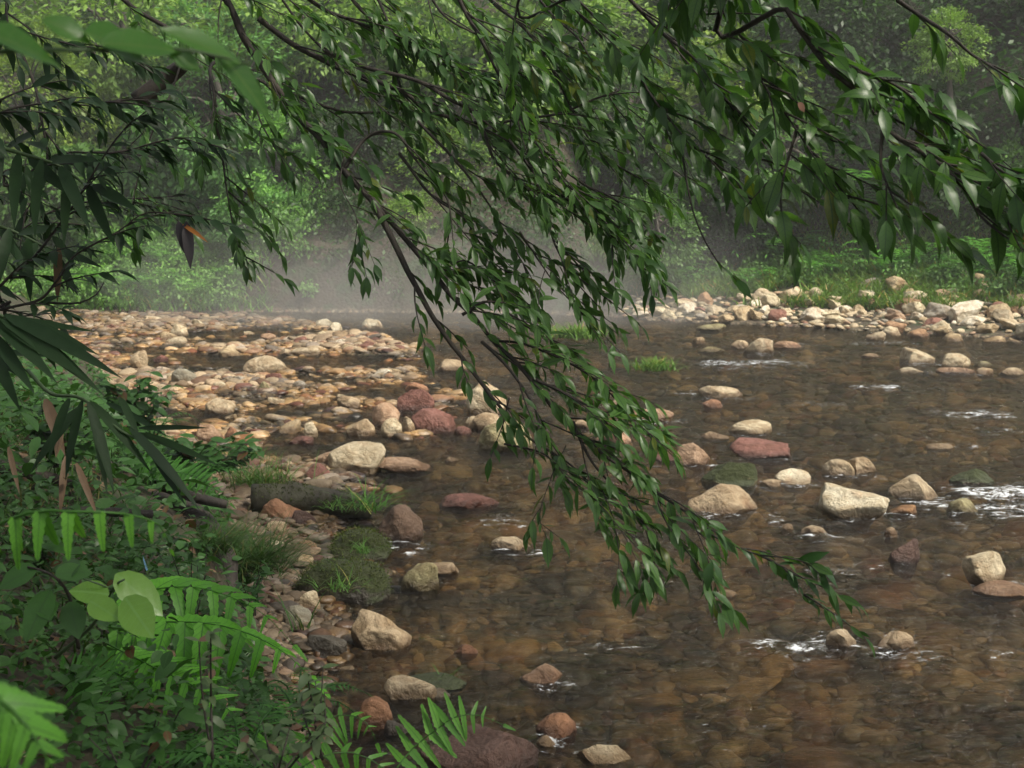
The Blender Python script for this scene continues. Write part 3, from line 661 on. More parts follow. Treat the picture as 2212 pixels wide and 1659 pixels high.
d = p[:, 1]; s = (.010 + .0016 * d) * np.exp(rng.normal(0, .52, len(p))); s = np.clip(s, .010, .12)
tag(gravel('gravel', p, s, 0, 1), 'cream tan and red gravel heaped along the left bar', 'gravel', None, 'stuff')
p = inview(36000, 4.4, 26, 1.7, 1.0); bd = polysd(p[:, 0], p[:, 1], BAR); t = xe(p[:, 1]) - p[:, 0]
p = p[(bd < -.2) & (t < .1) & (yr(p[:, 0]) > p[:, 1]) & ((p[:, 1] < 11) | (rng.random(len(p)) < .45))][:10500]
s = np.clip((.025 + .0015 * p[:, 1]) * np.exp(rng.normal(0, .5, len(p))), .02, .17)
s = np.minimum(s, np.maximum(.02, (-height(p[:, 0], p[:, 1])) * .95))
p2 = inview(3000, 4.4, 20, 1.7, 1.0); bd = polysd(p2[:, 0], p2[:, 1], BAR); t = xe(p2[:, 1]) - p2[:, 0]; p2 = p2[(bd < -.6) & (t < -.8) & (yr(p2[:, 0]) > p2[:, 1] + .5)][:260]
s2 = np.clip(.10 * np.exp(rng.normal(0, .35, len(p2))), .06, .20); s2 = np.minimum(s2, np.maximum(.05, -height(p2[:, 0], p2[:, 1]) * 1.15)); p = np.vstack([p, p2]); s = np.concatenate([s, s2])
tag(gravel('submerged_stones', p, s, 0, 2, n=4), 'brown stones on the bed seen through the water', 'stones', None, 'stuff')
p = np.array([ground(rng.uniform(1330, 2480), rng.uniform(648, 760), .1)[:2] for _ in range(3200)]); ss = p[:, 1] - yr(p[:, 0]); p = p[(ss > -.8) & (ss < 3.2)]
tag(gravel('bank_gravel', p, np.clip(.06 * np.exp(rng.normal(0, .3, len(p))), .03, .12), 0, 3), 'small pale stones filling gaps in the stone bank across the water', 'gravel', None, 'stuff')

# ------------------------------------------------------------------ far forest
def crown_mesh(seed, rx, rz, nclump, nleaf, ls, T=T_RHOMB, flat=.45, csize=.42):
    """foliage made of many flattened leaf sprays spread through an uneven crown"""
    g = np.random.default_rng(seed); mb = MB()
    u = norm(g.normal(size=(nclump, 3))); rad = g.uniform(.35, 1, nclump) ** .55
    rad = rad * (1 + .30 * fbm(u[:, 0] * 1.6, u[:, 1] * 1.6, u[:, 2] * 1.6, 2, seed))
    c = u * rad[:, None] * np.array([rx, rx, rz])
    k = np.repeat(np.arange(nclump), nleaf); m = len(k); cs = g.uniform(.6, 1.3, nclump)[k] * csize
    q = norm(g.normal(size=(m, 3))) * (g.random(m) ** .5)[:, None] * cs[:, None] * np.array([1, 1, flat])
    q[:, 2] -= .5 * (q[:, 0] ** 2 + q[:, 1] ** 2) / np.maximum(.1, cs)      # sprays arch over
    P = c[k] + q
    out = norm(q * np.array([1, 1, .2]) + .35 * u[k]); D = norm(out + g.normal(size=(m, 3)) * .45 + np.array([0, 0, -.30]))
    Nn = norm(np.array([0, 0, 1.0]) + g.normal(size=(m, 3)) * .45 + .35 * u[k])
    L = ls * g.uniform(.65, 1.3, m)
    leaves(mb, P, D, Nn, L, L * g.uniform(.38, .55, m), 0, T, r=np.clip(g.random(nclump)[k] * .6 + g.random(m) * .4, 0, 1))
    return mb, c
def limb_mb(c, h, r, seed):
    g = random.Random(seed); mb = MB()
    n = 12; t = np.linspace(0, 1, n)[:, None]
    base = np.array([g.uniform(-.3, .3), g.uniform(-.2, .2), -h]); top = np.array([0, 0, .3])
    pts = base + (top - base) * t + np.array([.12, .1, 0]) * np.sin(t * 5 + g.random() * 6)
    tube(mb, pts, r, r * .4, 8, bump=.15)
    for i in range(0, len(c), max(1, len(c) // 14)):
        s = pts[g.randrange(n // 2, n)]; mid = (s + c[i]) / 2 + np.array([0, 0, .15]); tube(mb, catmull([s, mid, c[i]], .2), r * .35, r * .06, 5)
    return mb
TREEK = []
for k, (rx, rz, nc, nl, ls, cs, h) in enumerate([(1.5, 1.25, 110, 75, .125, .42, 3), (1.25, 1.6, 100, 80, .11, .36, 3), (1.7, 1.0, 130, 70, .14, .45, 3), (1.1, 1.0, 90, 60, .10, .32, 2.2), (1.6, 1.4, 120, 55, .17, .45, 3)]):
    m1, c = crown_mesh(40 + k, rx, rz, nc, nl, ls, csize=cs); m2 = limb_mb(c, h, .11, k)
    root = empty('tree', (0, 0, 0), 'x', 'tree'); tr = m2.build('trunk', M_BARKB, root); cr = m1.build('crown', M_BGLEAF, root); TREEK.append((root, tr, cr, max(rx, rz)))
YG, MG, BG, DK, OL, PG = (2.1, 1.85, 1.25), (1.1, 1.2, .95), (1.25, 1.5, 1.5), (.26, .32, .26), (2.0, 1.6, .9), (2.0, 2.2, 1.7)
TREES = [ # cx, cy, crown radius px, Y, kind, colour, label
 (250, 70, 190, 31.5, 0, YG, 'yellow green tree at the top left behind the dark twigs'),
 (60, 200, 150, 29, 1, OL, 'olive tree at the left edge of the far wood'),
 (70, 400, 160, 28.5, 2, MG, 'mid green bushy tree low at the left edge of the far wood'),
 (470, 210, 190, 30, 1, BG, 'bluish green tree left of the long slanting branch'),
 (640, 60, 170, 32, 2, YG, 'bright yellow green tree at the top behind the first branch fork'),
 (330, 370, 170, 31.3, 4, BG, 'blue green tree above the ferny left bank'),
 (600, 370, 130, 29.6, 3, PG, 'pale green bush like tree glowing beside the dark hollow'),
 (575, 465, 110, 28.9, 0, BG, 'low spreading tree overhanging the left end of the dark cut bank'),
 (860, 100, 170, 32.5, 0, YG, 'sunlit yellow green tree at top centre behind the leaves'),
 (1030, 190, 190, 31.5, 4, YG, 'largest lime coloured tree behind the middle of the leaves'),
 (960, 350, 95, 29.5, 3, YG, 'small lime tree under the largest lime coloured tree'),
 (885, 465, 55, 28.0, 3, YG, 'little yellow green sapling hanging over the dark hollow'),
 (1240, 60, 170, 32.5, 2, YG, 'yellow green tree at the top right of centre'),
 (1360, 240, 120, 30.5, 1, MG, 'mid green tree in front of the dark gap at centre right'),
 (1600, 200, 150, 30.5, 0, OL, 'olive yellow tree behind the right hand leaves'),
 (1480, 60, 150, 33, 1, DK, 'dark tree at the top beside the olive yellow tree'),
 (1800, 80, 170, 31, 2, DK, 'dark tree at the top right with thin foliage'),
 (2050, 90, 70, 27, 3, YG, 'small yellow leaved tree at the upper right'),
 (2180, 60, 170, 31, 4, DK, 'dark tree filling the top right corner of the wood'),
 (1990, 330, 190, 28.5, 1, DK, 'dark tree behind the right hand leaf sprays'),
 (1560, 420, 150, 29, 2, DK, 'dark green tree above the grassy right bank'),
 (1700, 330, 120, 28.5, 3, MG, 'mid green tree in the middle of the right wood'),
 (2190, 430, 130, 27.0, 3, MG, 'mid green bush tree at the right edge above the bank'),
 (1280, 420, 150, 31.5, 4, DK, 'dark tree standing over the hollow right of centre'),
 (760, 300, 120, 30, 2, DK, 'dark tree filling the gap left of the lime trees'),
 (1140, 380, 120, 30.5, 0, DK, 'dark tree between the lime trees and the hollow'),
 (180, 260, 110, 30.5, 3, OL, 'small olive tree between the olive and blue green ones'),
 (740, 500, 90, 28.6, 3, DK, 'dark bush on top of the cut bank'),
 (1420, 500, 90, 27.2, 3, MG, 'low green bush where the dark hollow meets the right bank'),
]
TG = 'trees of the wood across the stream'
for i, (cx, cyy, rp, Y, k, colr, lb) in enumerate(TREES):
    root, tr, cr, r0 = TREEK[k]; p = at(cx, cyy, Y); s = rp * Y / F / r0 * 1.12
    o = root.copy(); COL.objects.link(o); o.name = 'tree'; o.location = p; o.scale = (s, s, s); o.rotation_euler = (0, 0, i * 1.7)
    tag(o, lb, 'tree', TG)
    for ch in (tr, cr):
        c = ch.copy(); COL.objects.link(c); c.parent = o; c.color = (*colr, 1) if ch is cr else (1, 1, 1, 1)
for root, tr, cr, _ in TREEK:
    for o in (tr, cr, root): bpy.data.objects.remove(o)
# the wood behind and above, one mass
def wood(name, n, nl, fx, seed, ls, label, color, rad=1.0):
    g = np.random.default_rng(seed); P0 = fx(n, g); mb = MB(); k = np.repeat(np.arange(n), nl); m = len(k)
    cs = g.uniform(.5, 1.4, n)[k] * rad; q = norm(g.normal(size=(m, 3))) * (g.random(m) ** .5)[:, None] * cs[:, None] * np.array([1, 1, .5 if rad == 1 else .8])
    P = P0[k] + q; D = norm(q + g.normal(size=(m, 3)) * .5 + np.array([0, 0, -.4])); Nn = norm(np.array([0, -.25, 1.0]) + g.normal(size=(m, 3)) * .5)
    L = ls * g.uniform(.6, 1.4, m); leaves(mb, P, D, Nn, L, L * .5, 0, T_RHOMB, r=np.clip(g.random(n)[k] * .7 + g.random(m) * .3, 0, 1))
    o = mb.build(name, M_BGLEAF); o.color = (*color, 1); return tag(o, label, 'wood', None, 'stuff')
def hillpts(n, g):
    x = g.uniform(-24, 24, n); y = yr(x) + np.where((x > 1.6), g.uniform(6.5, 24, n), g.uniform(3.5, 24, n)); z = height(x, y) + g.uniform(.2, 3.2, n); return np.stack([x, y, z], -1)
wood('woodland', 2500, 80, hillpts, 3, .15, 'dense dark wood covering the slope behind the nearer trees', (.48, .62, .42))
def lowpts(n, g):
    x = g.uniform(-13, 13, n); s = np.where((x > -5) & (x < 1.6), g.uniform(.3, 6, n), g.uniform(6.3, 9, n)); y = yr(x) + s; z = height(x, y) + g.uniform(0, .8, n); return np.stack([x, y, z], -1)
wood('undergrowth', 420, 70, lowpts, 4, .11, 'low dark bushes along the foot of the far slope', (.38, .48, .36))
def leftpts(n, g):
    x = g.uniform(-10.5, -3.9, n); s = g.uniform(.1, 4.2, n); y = yr(x) + s; z = height(x, y) + g.uniform(0, .35, n) + .25 * fbm(x, y, 0, 2, 9); return np.stack([x, y, z], -1)
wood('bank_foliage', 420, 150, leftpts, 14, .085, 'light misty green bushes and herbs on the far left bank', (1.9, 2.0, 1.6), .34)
def cutpts(n, g):
    x = g.uniform(-4.4, 2.2, n); s = g.uniform(.2, 1.4, n) ** 1.0; y = yr(x) + s; z = height(x, y) - g.uniform(0, .5, n); return np.stack([x, y, z], -1)
wood('hanging_plants', 110, 90, cutpts, 15, .08, 'sparse dark plants clinging to the dark cut bank', (.5, .55, .42), .3)
def rightpts(n, g):
    x = g.uniform(2.0, 11, n); s = g.uniform(3.2, 7, n); y = yr(x) + s; z = height(x, y) + g.uniform(0, .3, n); return np.stack([x, y, z], -1)
wood('bank_foliage', 150, 110, rightpts, 16, .085, 'leafy weeds mixed into the grass on the far right bank', (1.3, 1.4, 1.1), .28)
def sidepts(n, g):
    a = g.uniform(0, 1, n); s = g.choice([-1, 1], n); x = s * g.uniform(13, 26, n) + np.where(s < 0, -1, 1) * 0; y = g.uniform(-6, 30, n); z = g.uniform(0, 1, n) * (np.abs(x) - 8) * .9 + g.uniform(0, 3, n); return np.stack([x, y, z], -1)
wood('valley_wood', 700, 40, sidepts, 6, .32, 'wood on the valley sides beyond the frame', (.6, .75, .5))

# ------------------------------------------------------------------ ferns
def frond(mb, pts, plen, up=(0, 0, 1), n=16, wid=.26, droop=.35, sweep=.35, T=T_PINNA, r0=.0035, jit=.10, prof=None, tl=0, hang=0):
    pts = catmull(pts, .03); s = np.linspace(0, 1, len(pts)); tt = np.linspace(.10, .985, n)
    P = np.stack([np.interp(tt, s, pts[:, k]) for k in range(3)], -1); T_ = norm(np.stack([np.interp(tt, s, np.gradient(pts[:, k])) for k in range(3)], -1))
    up = np.asarray(up, float)
    side = norm(np.cross(T_, up))
    pr = np.sin(np.clip((tt * 1.0 + .12), 0, 1) ** .75 * np.pi) ** .65 * .9 + .08 if prof is None else prof(tt)
    for sg in (-1, 1):
        D = norm(side * sg + T_ * (sweep + rng.normal(0, jit, (n, 1))) + rng.normal(0, jit, (n, 3)) - up * tl - np.array([0, 0, hang]))
        leaves(mb, P, D, norm(up + .0 * D), plen * pr * rng.uniform(.92, 1.06, n), plen * pr * wid, droop, T)
    leaves(mb, P[-1:], T_[-1:], up, plen * .4, plen * .12, .1, T)
    tube(mb, pts, r0, r0 * .3, 5)
def fan_fern(name, x, y, z, R_, n, plen, seed, label, color, cat='fern', group=None, lift=.6, T=T_RHOMB, pn=14, sep=False, fc=None, wid=.28):
    g = random.Random(seed); root = empty(name, (x, y, z), label, cat, group); mbs = MB()
    for i in range(n):
        a = i / n * 6.283 + g.uniform(-.3, .3); l = R_ * g.uniform(.75, 1.15); li = lift * g.uniform(.7, 1.3)
        d = np.array([math.cos(a), math.sin(a), 0]); pts = [d * .02, d * l * .35 + np.array([0, 0, li * l * .75]), d * l * .75 + np.array([0, 0, li * l * .85]), d * l * 1.1 + np.array([0, 0, li * l * .45])]
        mb = MB() if sep else mbs
        frond(mb, pts, plen * l, n=pn, T=T, droop=.2, wid=wid, r0=.004)
        if sep: o = mb.build('frond', M_FERN, root); o.color = (*color, 1)
    if not sep: o = mbs.build('fronds', M_FERN, root); o.color = (*color, 1)
    return root
OW = ['first', 'second', 'third', 'fourth', 'fifth', 'sixth', 'seventh', 'eighth', 'ninth', 'tenth', 'eleventh', 'twelfth', 'thirteenth', 'fourteenth', 'fifteenth', 'sixteenth', 'seventeenth', 'eighteenth', 'nineteenth', 'twentieth']
for i, px in enumerate(np.linspace(150, 545, 14)):
    s = [.5, 1.6, 2.8][i % 3] + rng.uniform(-.3, .3); Y = 26.9 + s; x = (px - 1106) / F * Y; Y = yr(x) + s
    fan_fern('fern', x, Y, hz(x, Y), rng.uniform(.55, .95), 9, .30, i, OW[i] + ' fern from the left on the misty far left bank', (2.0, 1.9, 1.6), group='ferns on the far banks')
for i, (px, s, R_) in enumerate([(1450, 2.2, .6), (1530, 3.4, .8), (1620, 2.4, .5), (1700, 3.6, .9), (1780, 3.0, .6), (1850, 4.2, 1.25), (1920, 3.3, .7), (2000, 3.6, .6), (2080, 3.0, .6), (2150, 3.4, .9), (2230, 2.8, .8)]):
    Y = 24.0
    for _ in range(4): x = (px - 1106) / F * Y; Y = yr(x) + s * 1.45
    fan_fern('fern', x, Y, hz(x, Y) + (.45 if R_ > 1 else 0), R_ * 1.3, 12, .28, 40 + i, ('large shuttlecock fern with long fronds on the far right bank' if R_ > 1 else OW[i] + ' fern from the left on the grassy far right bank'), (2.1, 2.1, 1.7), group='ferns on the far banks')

# ------------------------------------------------------------------ grass
def blades(mb, P, L, Wd, g, lean=.5, m=0):
    n = len(P); a = g.uniform(0, 6.28, n); D = norm(np.stack([np.cos(a) * lean, np.sin(a) * lean, np.ones(n)], -1) + g.normal(size=(n, 3)) * .1)
    leaves(mb, P, D, norm(np.stack([-np.cos(a), -np.sin(a), .3 + 0 * a], -1)), L * g.uniform(.6, 1.25, n), Wd, g.uniform(.3, 1.0, n), T_GRASS, m=m)
g = np.random.default_rng(9)
x = g.uniform(1.6, 11, 60000); s = g.uniform(1.6, 6.8, 60000); y = yr(x) + s
k = (fbm(x * 1.1, y * 1.1, 0, 3, 61) + .28 * (s - 2.5) > -.05); x, y = x[k][:24000], y[k][:24000]
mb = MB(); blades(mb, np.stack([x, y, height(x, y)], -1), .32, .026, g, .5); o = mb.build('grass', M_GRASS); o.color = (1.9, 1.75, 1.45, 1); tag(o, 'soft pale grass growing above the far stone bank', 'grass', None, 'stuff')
x = g.uniform(-10.5, -4.6, 30000); s = g.uniform(0, 3.6, 30000); y = yr(x) + s
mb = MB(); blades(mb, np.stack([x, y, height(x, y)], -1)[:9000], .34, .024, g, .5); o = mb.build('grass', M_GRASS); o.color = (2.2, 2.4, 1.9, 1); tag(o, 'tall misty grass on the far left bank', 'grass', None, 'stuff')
def tuft(px, py, w, h, n, label, z=0.0, color=(1, 1, 1), lean=.55, Y=None, wd=.006, name='grass_tuft', grp='grass tufts'):
    p = ground(px, py, z); q = hit(px, py)
    if q[2] > z: p = q; z = q[2]
    d = p[1]; W_ = w * d / F / 2; H = h * d / F; g = np.random.default_rng(int(px))
    q = g.normal(size=(n, 2)) * W_ * .45; P = np.stack([q[:, 0], q[:, 1] * .8, 0 * q[:, 0] - .01], -1); mb = MB(); blades(mb, P, H * 1.15, wd, g, lean)
    o = mb.build(name, M_GRASS); o.location = (p[0], p[1], z); o.color = (*color, 1); tag(o, label, 'grass', grp); return o
tuft(1245, 728, 120, 45, 260, 'long thin grass island in the stream behind the drooping leaves', color=(2.0, 2.0, 1.5), wd=.02, lean=.8)
tuft(1412, 798, 90, 34, 240, 'low bright grass clump growing in mid stream with one tall stalk', color=(1.6, 1.8, 1.0), wd=.015, lean=.6)
tuft(560, 1058, 150, 85, 300, 'leaning grass clump on the shore above the mossy log', color=(1, 1.1, 1), wd=.007, lean=.5)
tuft(505, 1000, 110, 50, 160, 'small grass clump behind the leaning clump on the shore', color=(1, 1.1, .9), wd=.006)
tuft(800, 1100, 90, 90, 60, 'light green grass sprouting from the end of the mossy log', color=(1.1, 1.6, .9), wd=.007, z=.12, lean=.9)
tuft(735, 1095, 120, 40, 50, 'thin grass blades along the top of the mossy log', color=(1, 1.3, .8), wd=.005, z=.1, lean=.9)
tuft(520, 1230, 190, 150, 900, 'dense dark drooping sedge hanging from the bank beside the old root', color=(.55, .7, .5), wd=.005, z=.3, lean=.95)
tuft(440, 1190, 130, 110, 350, 'dark sedge tuft at the left of the old root', color=(.55, .7, .5), wd=.005, z=.4, lean=.95)
tuft(790, 1190, 60, 40, 40, 'sparse bright grass on the small mossy hump', color=(1, 1.3, .8), wd=.005, z=.12, lean=.9)
tuft(730, 1270, 90, 50, 40, 'few bright blades on the large mossy boulder', color=(1, 1.3, .8), wd=.005, z=.2, lean=.9)
tuft(655, 1370, 40, 110, 7, 'two tall dark blades standing at the shore by pale stones', color=(.5, .8, .5), wd=.010, z=.0, lean=.12)
tuft(960, 1470, 40, 40, 10, 'tiny green blades rising from the sunk mossy rock', color=(1.1, 1.6, .9), wd=.005, lean=.4)

# ------------------------------------------------------------------ mossy log, root, fallen wood
def limb(name, pts, r0, r1, m, label, cat, parent=None, sides=14, bump=.38):
    pts = catmull(pts, .04); c = pts[0].copy(); mb = MB(); tube(mb, pts - c, r0, r1, sides, bump=bump); o = mb.build(name, m, parent); o.location = c
    if label: tag(o, label, cat)
    return o
a = ground(548, 1085, .10); b = ground(640, 1078, .12); c = ground(730, 1085, .10); d = ground(805, 1098, .06)
lg = limb('mossy_log', [a, b, c, d], .115, .075, M_MOSSLOG, 'short thick mossy log lying at the water edge', 'log')
limb('old_root', [at(225, 1040, 6.4), at(300, 1085, 6.3), at(390, 1110, 6.2), at(450, 1160, 6.1), at(485, 1230, 6.0), at(495, 1300, 5.9)], .085, .05, M_BARK, 'thick dark old root curving down the bank behind the ferns', 'root')
limb('fallen_branch', [at(-60, 1035, 5.6), at(60, 1045, 5.7), at(160, 1060, 5.9), at(230, 1075, 6.1)], .065, .045, M_BARK, 'dark fallen branch lying across the bank at the left edge', 'branch')
limb('fallen_branch', [at(-40, 1085, 4.6), at(60, 1115, 4.7), at(170, 1105, 4.8), at(330, 1110, 4.9)], .022, .014, M_BARK, 'thin dark stick below the fallen branch at the left', 'branch')

def fuzz(o, n, seed):
    co = np.array([v_.co for v_ in o.data.vertices]); gg = np.random.default_rng(seed); f_ = np.array([list(p_.vertices) for p_ in o.data.polygons]); k = gg.integers(len(f_), size=n)
    w = gg.dirichlet([1, 1, 1, 1], n)[..., None]; P = (co[f_[k]] * w).sum(1); nn = np.array([p_.normal for p_ in o.data.polygons])[k]; q = (nn[:, 2] > -.1) & (fbm(P[:, 0] * 6, P[:, 1] * 6, P[:, 2] * 6, 3, seed) > -.1); m = q.sum()
    mo = MB(); leaves(mo, P[q] - nn[q] * .005, norm(nn[q] + gg.normal(0, .6, (m, 3))), gg.normal(size=(m, 3)), gg.uniform(.008, .024, m), .006, .4, T_RHOMB)
    tag(mo.build('moss', M_MOSSF, o), kind='stuff')
M_MOSSF = leaf_mat('moss tufts', (.02, .032, .006), (.085, .115, .02), rough=.7, trans=.2, spec=.2)
fuzz(lg, 5000, 3)
# exposed roots on the bank
for i, (L_, r_, lb) in enumerate([([(250, 1120, 6.0), (330, 1150, 5.9), (380, 1210, 5.8), (400, 1280, 5.7)], .03, 'thin dark root left of the thick old root'), ([(120, 1000, 6.3), (230, 1010, 6.3), (330, 1040, 6.2), (420, 1075, 6.1), (490, 1090, 6.1)], .035, 'dark root running to the right above the thick old root'), ([(430, 1150, 6.0), (440, 1220, 5.9), (430, 1290, 5.8)], .022, 'short dark root hanging straight down the bank'), ([(-20, 1000, 5.0), (90, 1030, 5.1), (190, 1050, 5.3)], .03, 'dark root just above the fallen branch at the left edge')]):
    limb('root', [at(*q) for q in L_], r_, r_ * .6, M_BARK, lb, 'root')['group'] = 'exposed roots'
# ------------------------------------------------------------------ bank undergrowth
g = np.random.default_rng(12)
def bankpts(n, ylo, yhi, pad, g, edge=.05):
    y = ylo + (yhi - ylo) * g.random(n) ** 1.1; t = g.uniform(edge, 1, n) ** .9 * 3.2 + edge; x = xe(y) - t
    k = x > -.42 * y - pad; return x[k], y[k]
x, y = bankpts(80000, 2.6, 17, 1.5, g); dens = fbm(x * 1.6, y * 1.6, 0, 3, 71); t = xe(y) - x
k = (dens > -.22 - .25 * sstep(.3, 1, t)) & (t > .22 + .18 * fbm(x * 2, y * 2, 0, 2, 72)); x, y, t = x[k][:26000], y[k][:26000], t[k][:26000]
n = len(x); z = height(x, y) + g.random(n) ** 1.2 * (.10 + .30 * sstep(.2, 1.2, t) * sstep(13, 7, y)); mb = MB()
a = g.uniform(0, 6.28, n); D = norm(np.stack([np.cos(a), np.sin(a) - .25, g.uniform(-.6, .35, n)], -1)); Nn = norm(np.stack([g.normal(0, .45, n), g.normal(-.2, .45, n), np.ones(n)], -1))
L = np.clip(.046 * np.exp(g.normal(0, .4, n)) * (.62 + .38 * sstep(3, 6, y)), .016, .13)
sp = g.random(n) < .5
leaves(mb, np.stack([x, y, z], -1)[sp], D[sp], Nn[sp], L[sp], L[sp] * .62, .3, T_OVATE); sp = ~sp
leaves(mb, np.stack([x, y, z], -1)[sp], D[sp], Nn[sp], L[sp] * 1.3, L[sp] * .4, .35, T_LANCE)
yy = g.uniform(.6, 5.0, 20000); xx = xe(yy) - g.uniform(.3, 3.6, 20000); kk = (xx > -.42 * yy - 2.4) & (np.hypot(xx, yy) > .5); xx, yy = xx[kk], yy[kk]; n = len(xx); a = g.uniform(0, 6.28, n); L = .024 * np.exp(g.normal(0, .35, n))
leaves(mb, np.stack([xx, yy, height(xx, yy) + .16 * g.random(n)], -1), norm(np.stack([np.cos(a), np.sin(a), g.uniform(-.5, .4, n)], -1)), norm(np.stack([g.normal(0, .5, n), g.normal(-.2, .5, n), np.ones(n)], -1)), L, L * .6, .4, T_OVATE)
tag(mb.build('ground_cover', M_HERB), 'tangle of small dark green leaves covering the near bank', 'undergrowth', None, 'stuff')
x, y = bankpts(9000, 3, 12, .4, g, .15); n = len(x); mb = MB(); blades(mb, np.stack([x, y, height(x, y)], -1)[:3500], .22, .006, g, .5)
o = mb.build('bank_grass', M_GRASS); o.color = (.6, .75, .5, 1); tag(o, 'thin grass blades mixed through the near bank undergrowth', 'grass', None, 'stuff')
# dead leaf litter
x, y = bankpts(3000, 3, 13, .4, g, .0); n = len(x); a = g.uniform(0, 6.28, n); mb = MB()
leaves(mb, np.stack([x, y, height(x, y) + .012], -1)[:1600], np.stack([np.cos(a), np.sin(a), g.uniform(-.2, .3, n)], -1)[:1600], norm(np.stack([g.normal(0, .4, n), g.normal(0, .4, n), np.ones(n)], -1))[:1600], g.uniform(.04, .12, n)[:1600], g.uniform(.02, .04, n)[:1600], .4, T_OVATE)
tag(mb.build('leaf_litter', M_DEAD), 'brown dead leaves scattered on the near bank', 'leaf litter', None, 'stuff')

for mo, o in MOSSJOBS: tag(mo.build('moss', M_MOSSF, o), kind='stuff')
# named ferns and plants of the near bank
def fern_thing(label, fronds, color, mat_=None, group='ferns on the near bank'):
    base = np.array(fronds[0][0][0]); root = empty('fern', tuple(base), label, 'fern', group)
    for pts, plen, up, n, wid, droop, sweep, hang in fronds:
        mb = MB(); frond(mb, np.array(pts) - base, plen, up, n, wid, droop, sweep, r0=.0022, hang=hang); o = mb.build('frond', mat_ or M_FERN, root); o.color = (*color, 1)
    return root
fern_thing('large fern with broad drooping pinnae spreading over the near bank', [
  ([at(215, 1375, 3.35), at(330, 1345, 3.25), at(480, 1352, 3.15), at(600, 1400, 3.05), at(676, 1468, 2.98)], .18, (.25, -.62, .72), 12, .29, .5, .30, .8),
  ([at(200, 1330, 3.6), at(300, 1280, 3.55), at(430, 1270, 3.5), at(560, 1320, 3.45), at(640, 1400, 3.4)], .14, (.2, -.5, .8), 12, .30, .5, .35, .3),
  ([at(230, 1390, 3.2), at(330, 1440, 3.1), at(450, 1500, 3.0), at(560, 1590, 2.9)], .10, (.1, -.6, .7), 11, .26, .3, .4, .3)], (2.1, 2.3, 1.1))
fern_thing('bright green fern frond reaching right over the maroon boulder', [
  ([at(845, 1675, 2.95), at(893, 1615, 3.0), at(944, 1575, 3.0), at(985, 1548, 3.0), at(1035, 1545, 3.0), at(1092, 1568, 3.0)], .078, (.1, -.85, .5), 12, .28, .2, .15, .2)], (1.9, 1.8, 1.3))
fern_thing('light green fern with narrow pinnae at the bottom beside the red brown block', [
  ([at(560, 1680, 2.8), at(650, 1600, 2.85), at(730, 1545, 2.9), at(790, 1560, 2.9), at(815, 1610, 2.9)], .085, (.0, -.75, .6), 13, .2, .3, .2, .6),
  ([at(600, 1700, 2.7), at(680, 1640, 2.7), at(760, 1625, 2.75), at(830, 1660, 2.75), at(865, 1710, 2.75)], .075, (.0, -.8, .55), 12, .22, .3, .3, .6)], (1.5, 1.5, 1.1))
fern_thing('finely cut fern with saw toothed fronds at the lower left', [
  ([at(110, 1470, 3.0), at(170, 1450, 3.0), at(230, 1480, 2.95), at(265, 1560, 2.9)], .055, (.0, -.8, .55), 22, .2, .2, .2, .1),
  ([at(140, 1440, 3.1), at(230, 1445, 3.05), at(300, 1490, 3.0), at(345, 1560, 2.95)], .055, (.0, -.8, .55), 22, .2, .2, .2, .1),
  ([at(160, 1460, 2.9), at(200, 1520, 2.85), at(215, 1600, 2.8)], .05, (.1, -.8, .5), 20, .2, .2, .2, .1)], (.95, 1.15, .85))
fern_thing('small fern beside the old root with finely divided fronds', [
  ([at(300, 1035, 6.2), at(380, 1020, 6.1), at(450, 1045, 6.0), at(500, 1090, 5.9)], .10, (.0, -.7, .6), 20, .22, .2, .2, .1),
  ([at(280, 1040, 6.2), at(310, 1000, 6.1), at(350, 1010, 6.0), at(400, 1050, 5.9)], .09, (.0, -.7, .6), 18, .22, .2, .2, .1)], (1, 1.2, .8))
fern_thing('blurred fern arching across the left edge with hanging light green pinnae', [
  ([at(-60, 1160, 1.55), at(60, 1108, 1.5), at(160, 1105, 1.48), at(270, 1110, 1.5), at(345, 1135, 1.55), at(370, 1190, 1.6)], .058, (.0, -.8, .55), 9, .30, .2, .0, 1.8)], (2.2, 2.1, 1.5))
fern_thing('out of focus bright fern frond in the bottom left corner', [
  ([at(-120, 1450, .95), at(-20, 1500, .93), at(60, 1570, .92), at(130, 1690, .92)], .05, (.25, -.75, .6), 9, .34, .2, .5, .8)], (2.0, 2.0, 1.2))
for i, (px, py, Y, R_) in enumerate([(60, 1250, 3.9, .28), (330, 1600, 2.7, .22), (520, 1560, 2.8, .2), (640, 1300, 4.6, .2), (420, 1000, 7.0, .25), (100, 960, 6.0, .4), (330, 900, 8.5, .35), (230, 1180, 4.8, .28), (640, 1480, 3.6, .18)]):
    p = at(px, py, Y); z = min(p[2], hz(p[0], p[1]) + .35)
    fan_fern('fern', p[0], p[1], z - .12, R_, 7, .26, 80 + i, ['fern at the left edge under the hanging pinnae', 'fern in the dark corner right of the saw toothed fern', 'fern low in front of the large drooping fern', 'fern at the bank edge near the pale shore stone', 'fern in grass behind the mossy log', 'fern in deep shade below the long dark leaves', 'fern highest up the left bank', 'fern between fallen branch and round leaves', 'fern near the shiny dark rock'][i], (.85, 1.05, .75), group='ferns on the near bank', T=T_PINNA, pn=16, lift=.5, sep=True, wid=.22)

